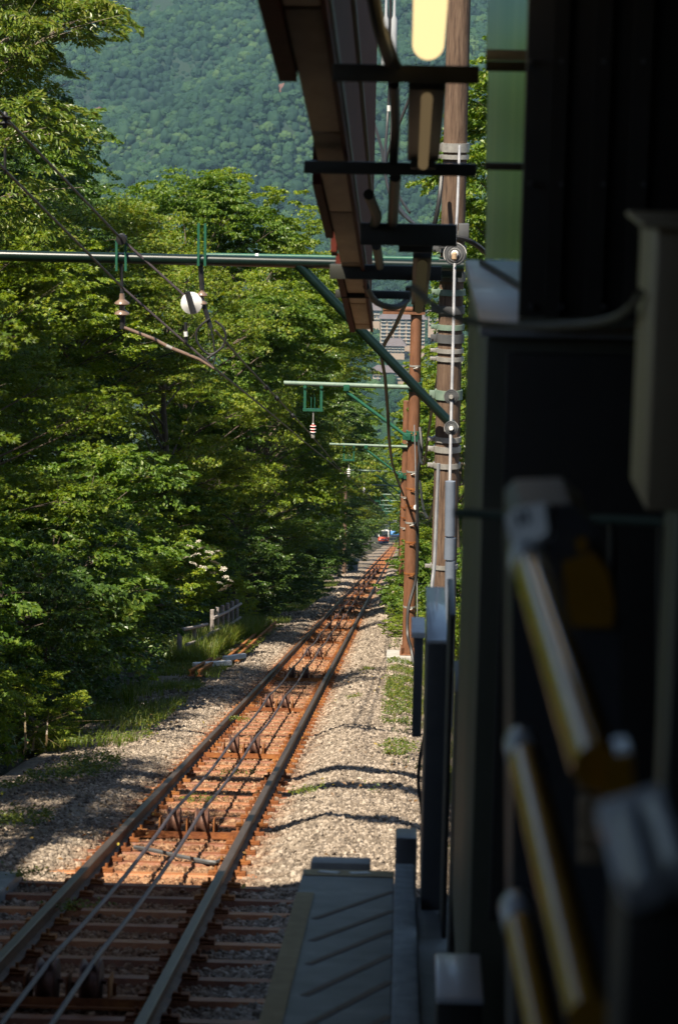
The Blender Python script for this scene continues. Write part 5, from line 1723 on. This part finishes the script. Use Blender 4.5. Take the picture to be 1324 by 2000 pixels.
# barrier with three amber bars
gate = empty('barrier_gate', at(1100, 2000, 3.4), 'blurred barrier with three amber bars and a grey head in the right foreground', 'barrier')
gb = lambda m, n_, mt: hbuild(m, n_, mt, gate)
for (f_, n_, r) in (((1030, 1085, 3.20), (1166, 1500, 2.27), 0.0245), ((1018, 1448, 3.25), (1150, 1990, 2.33), 0.0225), ((1008, 1768, 3.30), (1110, 2240, 2.60), 0.0225)):
    a, b_ = at(*f_), at(*n_)
    dd = (b_ - a).normalized()
    m = MB(); m.cyl(a + dd * 0.075, b_, r, n=24); gb(m, 'bar', M_YELLOW)
    m = MB(); m.lathe([(r * 0.5, -0.006), (r * 1.05, 0.0), (r * 1.12, 0.01), (r * 1.12, 0.07), (r * 1.02, 0.074)], a, dd, 24); gb(m, 'bar_end', M_LIGHTGREY)

def plate(pts, Y, depth, bev=0.0):
    m = MB()
    f0 = [at(px, py, Y) for px, py in pts]
    f1 = [Vector((p.x, p.y + depth, p.z)) for p in f0]
    m.loft(f0, f1)
    return m
gb(plate([(996, 1010), (1016, 988), (1112, 984), (1150, 1015), (1196, 1120), (1210, 1230), (1214, 2100), (1000, 2100)], 3.45, 0.22), 'head', M_DKGREY)
gb(plate([(1098, 1100), (1160, 1078), (1188, 1120), (1200, 1180), (1196, 1226), (1110, 1224)], 3.435, 0.012), 'amber_panel', M_YELLOW)
gb(plate([(1124, 1050), (1146, 1050), (1146, 1078), (1124, 1078)], 3.43, 0.01), 'amber_lamp', M_YELLOW)
def tilt_plate(pts, thick):
    m = MB()
    f0 = [at(px, py, 3.17 - (px - 1028) * 0.0008 + (1070 - py) * 0.0007) for px, py in pts]
    nn = (f0[1] - f0[0]).cross(f0[2] - f0[0]).normalized()
    if nn.y > 0:
        nn = -nn
    m.loft([p - nn * 0.012 + nn * thick for p in f0], [p + nn * thick for p in f0])
    return m
gb(tilt_plate([(986, 1012), (1002, 992), (1062, 982), (1070, 1040), (1036, 1064), (1000, 1070)], 0.0), 'label_plate', M_WHITEPAINT)
for q in ([(1006, 1004), (1014, 1000), (1020, 1024), (1012, 1028)], [(1022, 998), (1030, 995), (1036, 1020), (1028, 1024)]):
    gb(tilt_plate(q, 0.0015), 'label_mark', M_BLACK)
gb(plate([(1172, 1478), (1232, 1472), (1240, 1560), (1180, 1566)], 2.26, 0.06), 'bar_clamp', M_YELLOW)
# near stainless post head
ph = empty('gate_post', at(1260, 2000, 1.95), 'blurred stainless gate post head at the bottom right corner', 'gate post')
pb = lambda m, n_, mt: hbuild(m, n_, mt, ph)
a = at(1262, 1655, 2.0)
m = MB(); m.box(a, (0.068, 0.11, 0.050), Matrix.Rotation(-0.35, 3, 'Y') @ Matrix.Rotation(0.35, 3, 'X'), bevel=0.012); pb(m, 'head', M_LIGHTGREY)
m = MB(); m.cyl(at(1228, 1600, 1.99), at(1262, 1740, 1.86), 0.012, n=16); m.cyl(at(1290, 1575, 1.99), at(1330, 1700, 1.86), 0.013, n=16); pb(m, 'rib', M_LIGHTGREY)
m = abox(MB(), 1198, 1420, 1752, 2300, 1.98, 0.14, 0.008); pb(m, 'post', M_CHARCOAL)
# added slats standing in for the orange sunlit strip in the gap
bench = empty('sunlit_strip', at(1150, 1690, 4.6), 'narrow strip of orange-brown wooden slats behind the barrier', 'bench')
for y0, y1 in ((1500, 1520), (1526, 1546), (1558, 1606), (1612, 1652), (1658, 1688)):
    hbuild(abox(MB(), 1128, 1174, y0, y1, 3.40, 0.02, 0.002), 'slat', M_TANBOARD, bench)

# ------------------------------------------------------------------ far buildings across the valley
M_HWALL = mat('hotel_wall', [(0.33, 0.245, 0.18), (0.39, 0.295, 0.22)], 0.9, scale=0.1)
M_HTRIM = mat('hotel_trim', [(0.36, 0.33, 0.29), (0.42, 0.385, 0.34)], 0.8, scale=0.1)
M_HROOF = mat('hotel_roof', [(0.085, 0.07, 0.075), (0.115, 0.095, 0.098)], 0.8, scale=0.1)
M_HGLASS = mat('hotel_window_glass', [(0.05, 0.07, 0.085), (0.09, 0.115, 0.13)], 0.25, scale=0.2)

def far_building(name, px0, px1, py0, py1, Y, depth, label, rows, cols, roofh, win=(0.62, 0.5), over=2.0):
    a, b_ = at(px0, py1, Y), at(px1, py0, Y)
    o = empty(name, ((a.x + b_.x) / 2, Y, a.z), label, 'building')
    W, Hh = b_.x - a.x, b_.z - a.z
    m = MB(); m.box((0, depth / 2, Hh / 2 - 6), (W, depth, Hh + 12)); m.build('wall', M_HWALL, o)
    rm = MB()
    rm.loft([Vector((-W / 2 - over, -over, Hh)), Vector((W / 2 + over, -over, Hh)), Vector((W / 2 + over, depth + over, Hh)), Vector((-W / 2 - over, depth + over, Hh))],
            [Vector((-W / 2 + 3, depth * 0.35, Hh + roofh)), Vector((W / 2 - 3, depth * 0.35, Hh + roofh)), Vector((W / 2 - 3, depth * 0.65, Hh + roofh)), Vector((-W / 2 + 3, depth * 0.65, Hh + roofh))])
    rm.build('roof', M_HROOF, o)
    cw, rh = W / cols, Hh / rows
    for r_ in range(rows):
        for c_ in range(cols):
            x, z_ = -W / 2 + (c_ + 0.5) * cw, (r_ + 0.5) * rh
            w_ = MB(); w_.box((x, -0.05, z_), (cw * win[0], 0.4, rh * win[1])); wo_ = w_.build('window', M_HGLASS, o)
            s_ = MB(); s_.box((x, -0.5, z_ - rh * win[1] * 0.62), (cw * 0.86, 1.1, rh * 0.22)); s_.build('balcony', M_HTRIM, wo_)
    return o
far_building('hotel', 742, 830, 624, 670, 2200, 18, 'tan hotel with rows of balconied windows left of the brown pole top', 7, 7, 5)
far_building('hotel_annex', 750, 790, 676, 686, 2180, 14, 'low purple-roofed annex in front of the tan hotel', 2, 6, 6)
far_building('long_house', 728, 800, 728, 740, 1950, 16, 'white house with a purple roof above the second crossarm', 2, 8, 4.5)
far_building('villa', 716, 742, 606, 624, 2320, 14, 'small pale villa among trees left of the hotel', 2, 4, 7)
far_building('brown_house', 836, 872, 612, 634, 2260, 14, 'reddish house right of the brown pole top', 3, 4, 5)

# ------------------------------------------------------------------ the two cars at the passing loop
M_RED = mat('red_car_paint', [(0.50, 0.06, 0.02), (0.58, 0.09, 0.03)], 0.35, scale=1, coat=0.4)
M_BLUE = mat('blue_car_paint', [(0.05, 0.22, 0.55), (0.08, 0.28, 0.62)], 0.35, scale=1, coat=0.4)
M_NAVY = mat('navy_car_paint', [(0.015, 0.02, 0.05), (0.03, 0.035, 0.07)], 0.4, scale=1)
M_CARGLASS = mat('car_window_glass', [(0.015, 0.02, 0.02), (0.03, 0.035, 0.035)], 0.08, scale=1)
def cable_car(x, s, h, paint, label, W=2.9):
    o = empty('cable_car', tp(x, s, h), label, 'cable car', rot=(-AL, 0, 0))
    m = MB(); m.box((0, 6, 0.45), (W * 0.92, 11.8, 0.7), bevel=0.1); m.build('underframe', M_NAVY, o)
    m = MB(); m.box((0, 6, 1.30), (W, 12, 1.15), bevel=0.12); m.build('lower_body', paint, o)
    m = MB(); m.box((0, 6, 2.75), (W * 0.97, 11.9, 1.85), bevel=0.10); m.build('upper_body', M_WHITEPAINT, o)
    m = MB(); m.box((0, 0.02, 2.72), (W * 0.80, 0.06, 1.55), bevel=0.02); m.build('windscreen', M_CARGLASS, o)
    for sx in (-1, 1):
        for k in range(5):
            m = MB(); m.box((sx * W * 0.485, 1.6 + 2.2 * k, 2.8), (0.05, 1.8, 1.1), bevel=0.01); m.build('side_window', M_CARGLASS, o)
        m = MB(); m.cyl((sx * W * 0.32, -0.02, 1.25), (sx * W * 0.32, 0.05, 1.25), 0.13, n=12); m.build('headlight', M_LIGHTGREY, o)
    m = MB(); m.box((0, -0.01, 1.15), (W * 0.5, 0.05, 0.32), bevel=0.02); m.build('number_panel', M_NAVY, o)
    m = MB(); m.box((0, 6, 3.80), (W * 0.86, 11.6, 0.28), bevel=0.12); m.build('roof', M_GREYMETAL, o)
    m = MB()
    m.tube([(-0.6, 3, 3.9), (-0.2, 3.4, 4.6), (0, 3.2, 5.2)], 0.04, n=6)
    m.tube([(0.6, 3, 3.9), (0.2, 3.4, 4.6), (0, 3.2, 5.2)], 0.04, n=6)
    m.cyl((-0.8, 3.2, 5.2), (0.8, 3.2, 5.2), 0.04, n=6)
    m.build('current_collector', M_GALV, o)
    return o
cable_car(-1.845 - 3.1, 655, 0.1, M_RED, 'small distant red and white cable car on the track')
cable_car(-1.845 - 0.3, 760, 1.9, M_BLUE, 'small distant blue cable car right of the red one')

# ------------------------------------------------------------------ air
hz, _t, _o = nt('pale_air')
_v = N(_t, 'VolumePrincipled')
_v.inputs['Color'].default_value = (0.42, 0.72, 0.95, 1)
_v.inputs['Density'].default_value = 0.000044
_v.inputs['Anisotropy'].default_value = 0.0
_t.links.new(_v.outputs[0], _o.inputs['Volume'])
m = MB(); m.box((0, 2385, 250), (5600, 4960, 1200))
tag(m.build('haze', hz, smooth=False), 'thin bluish haze over the valley', 'haze', kind='stuff')
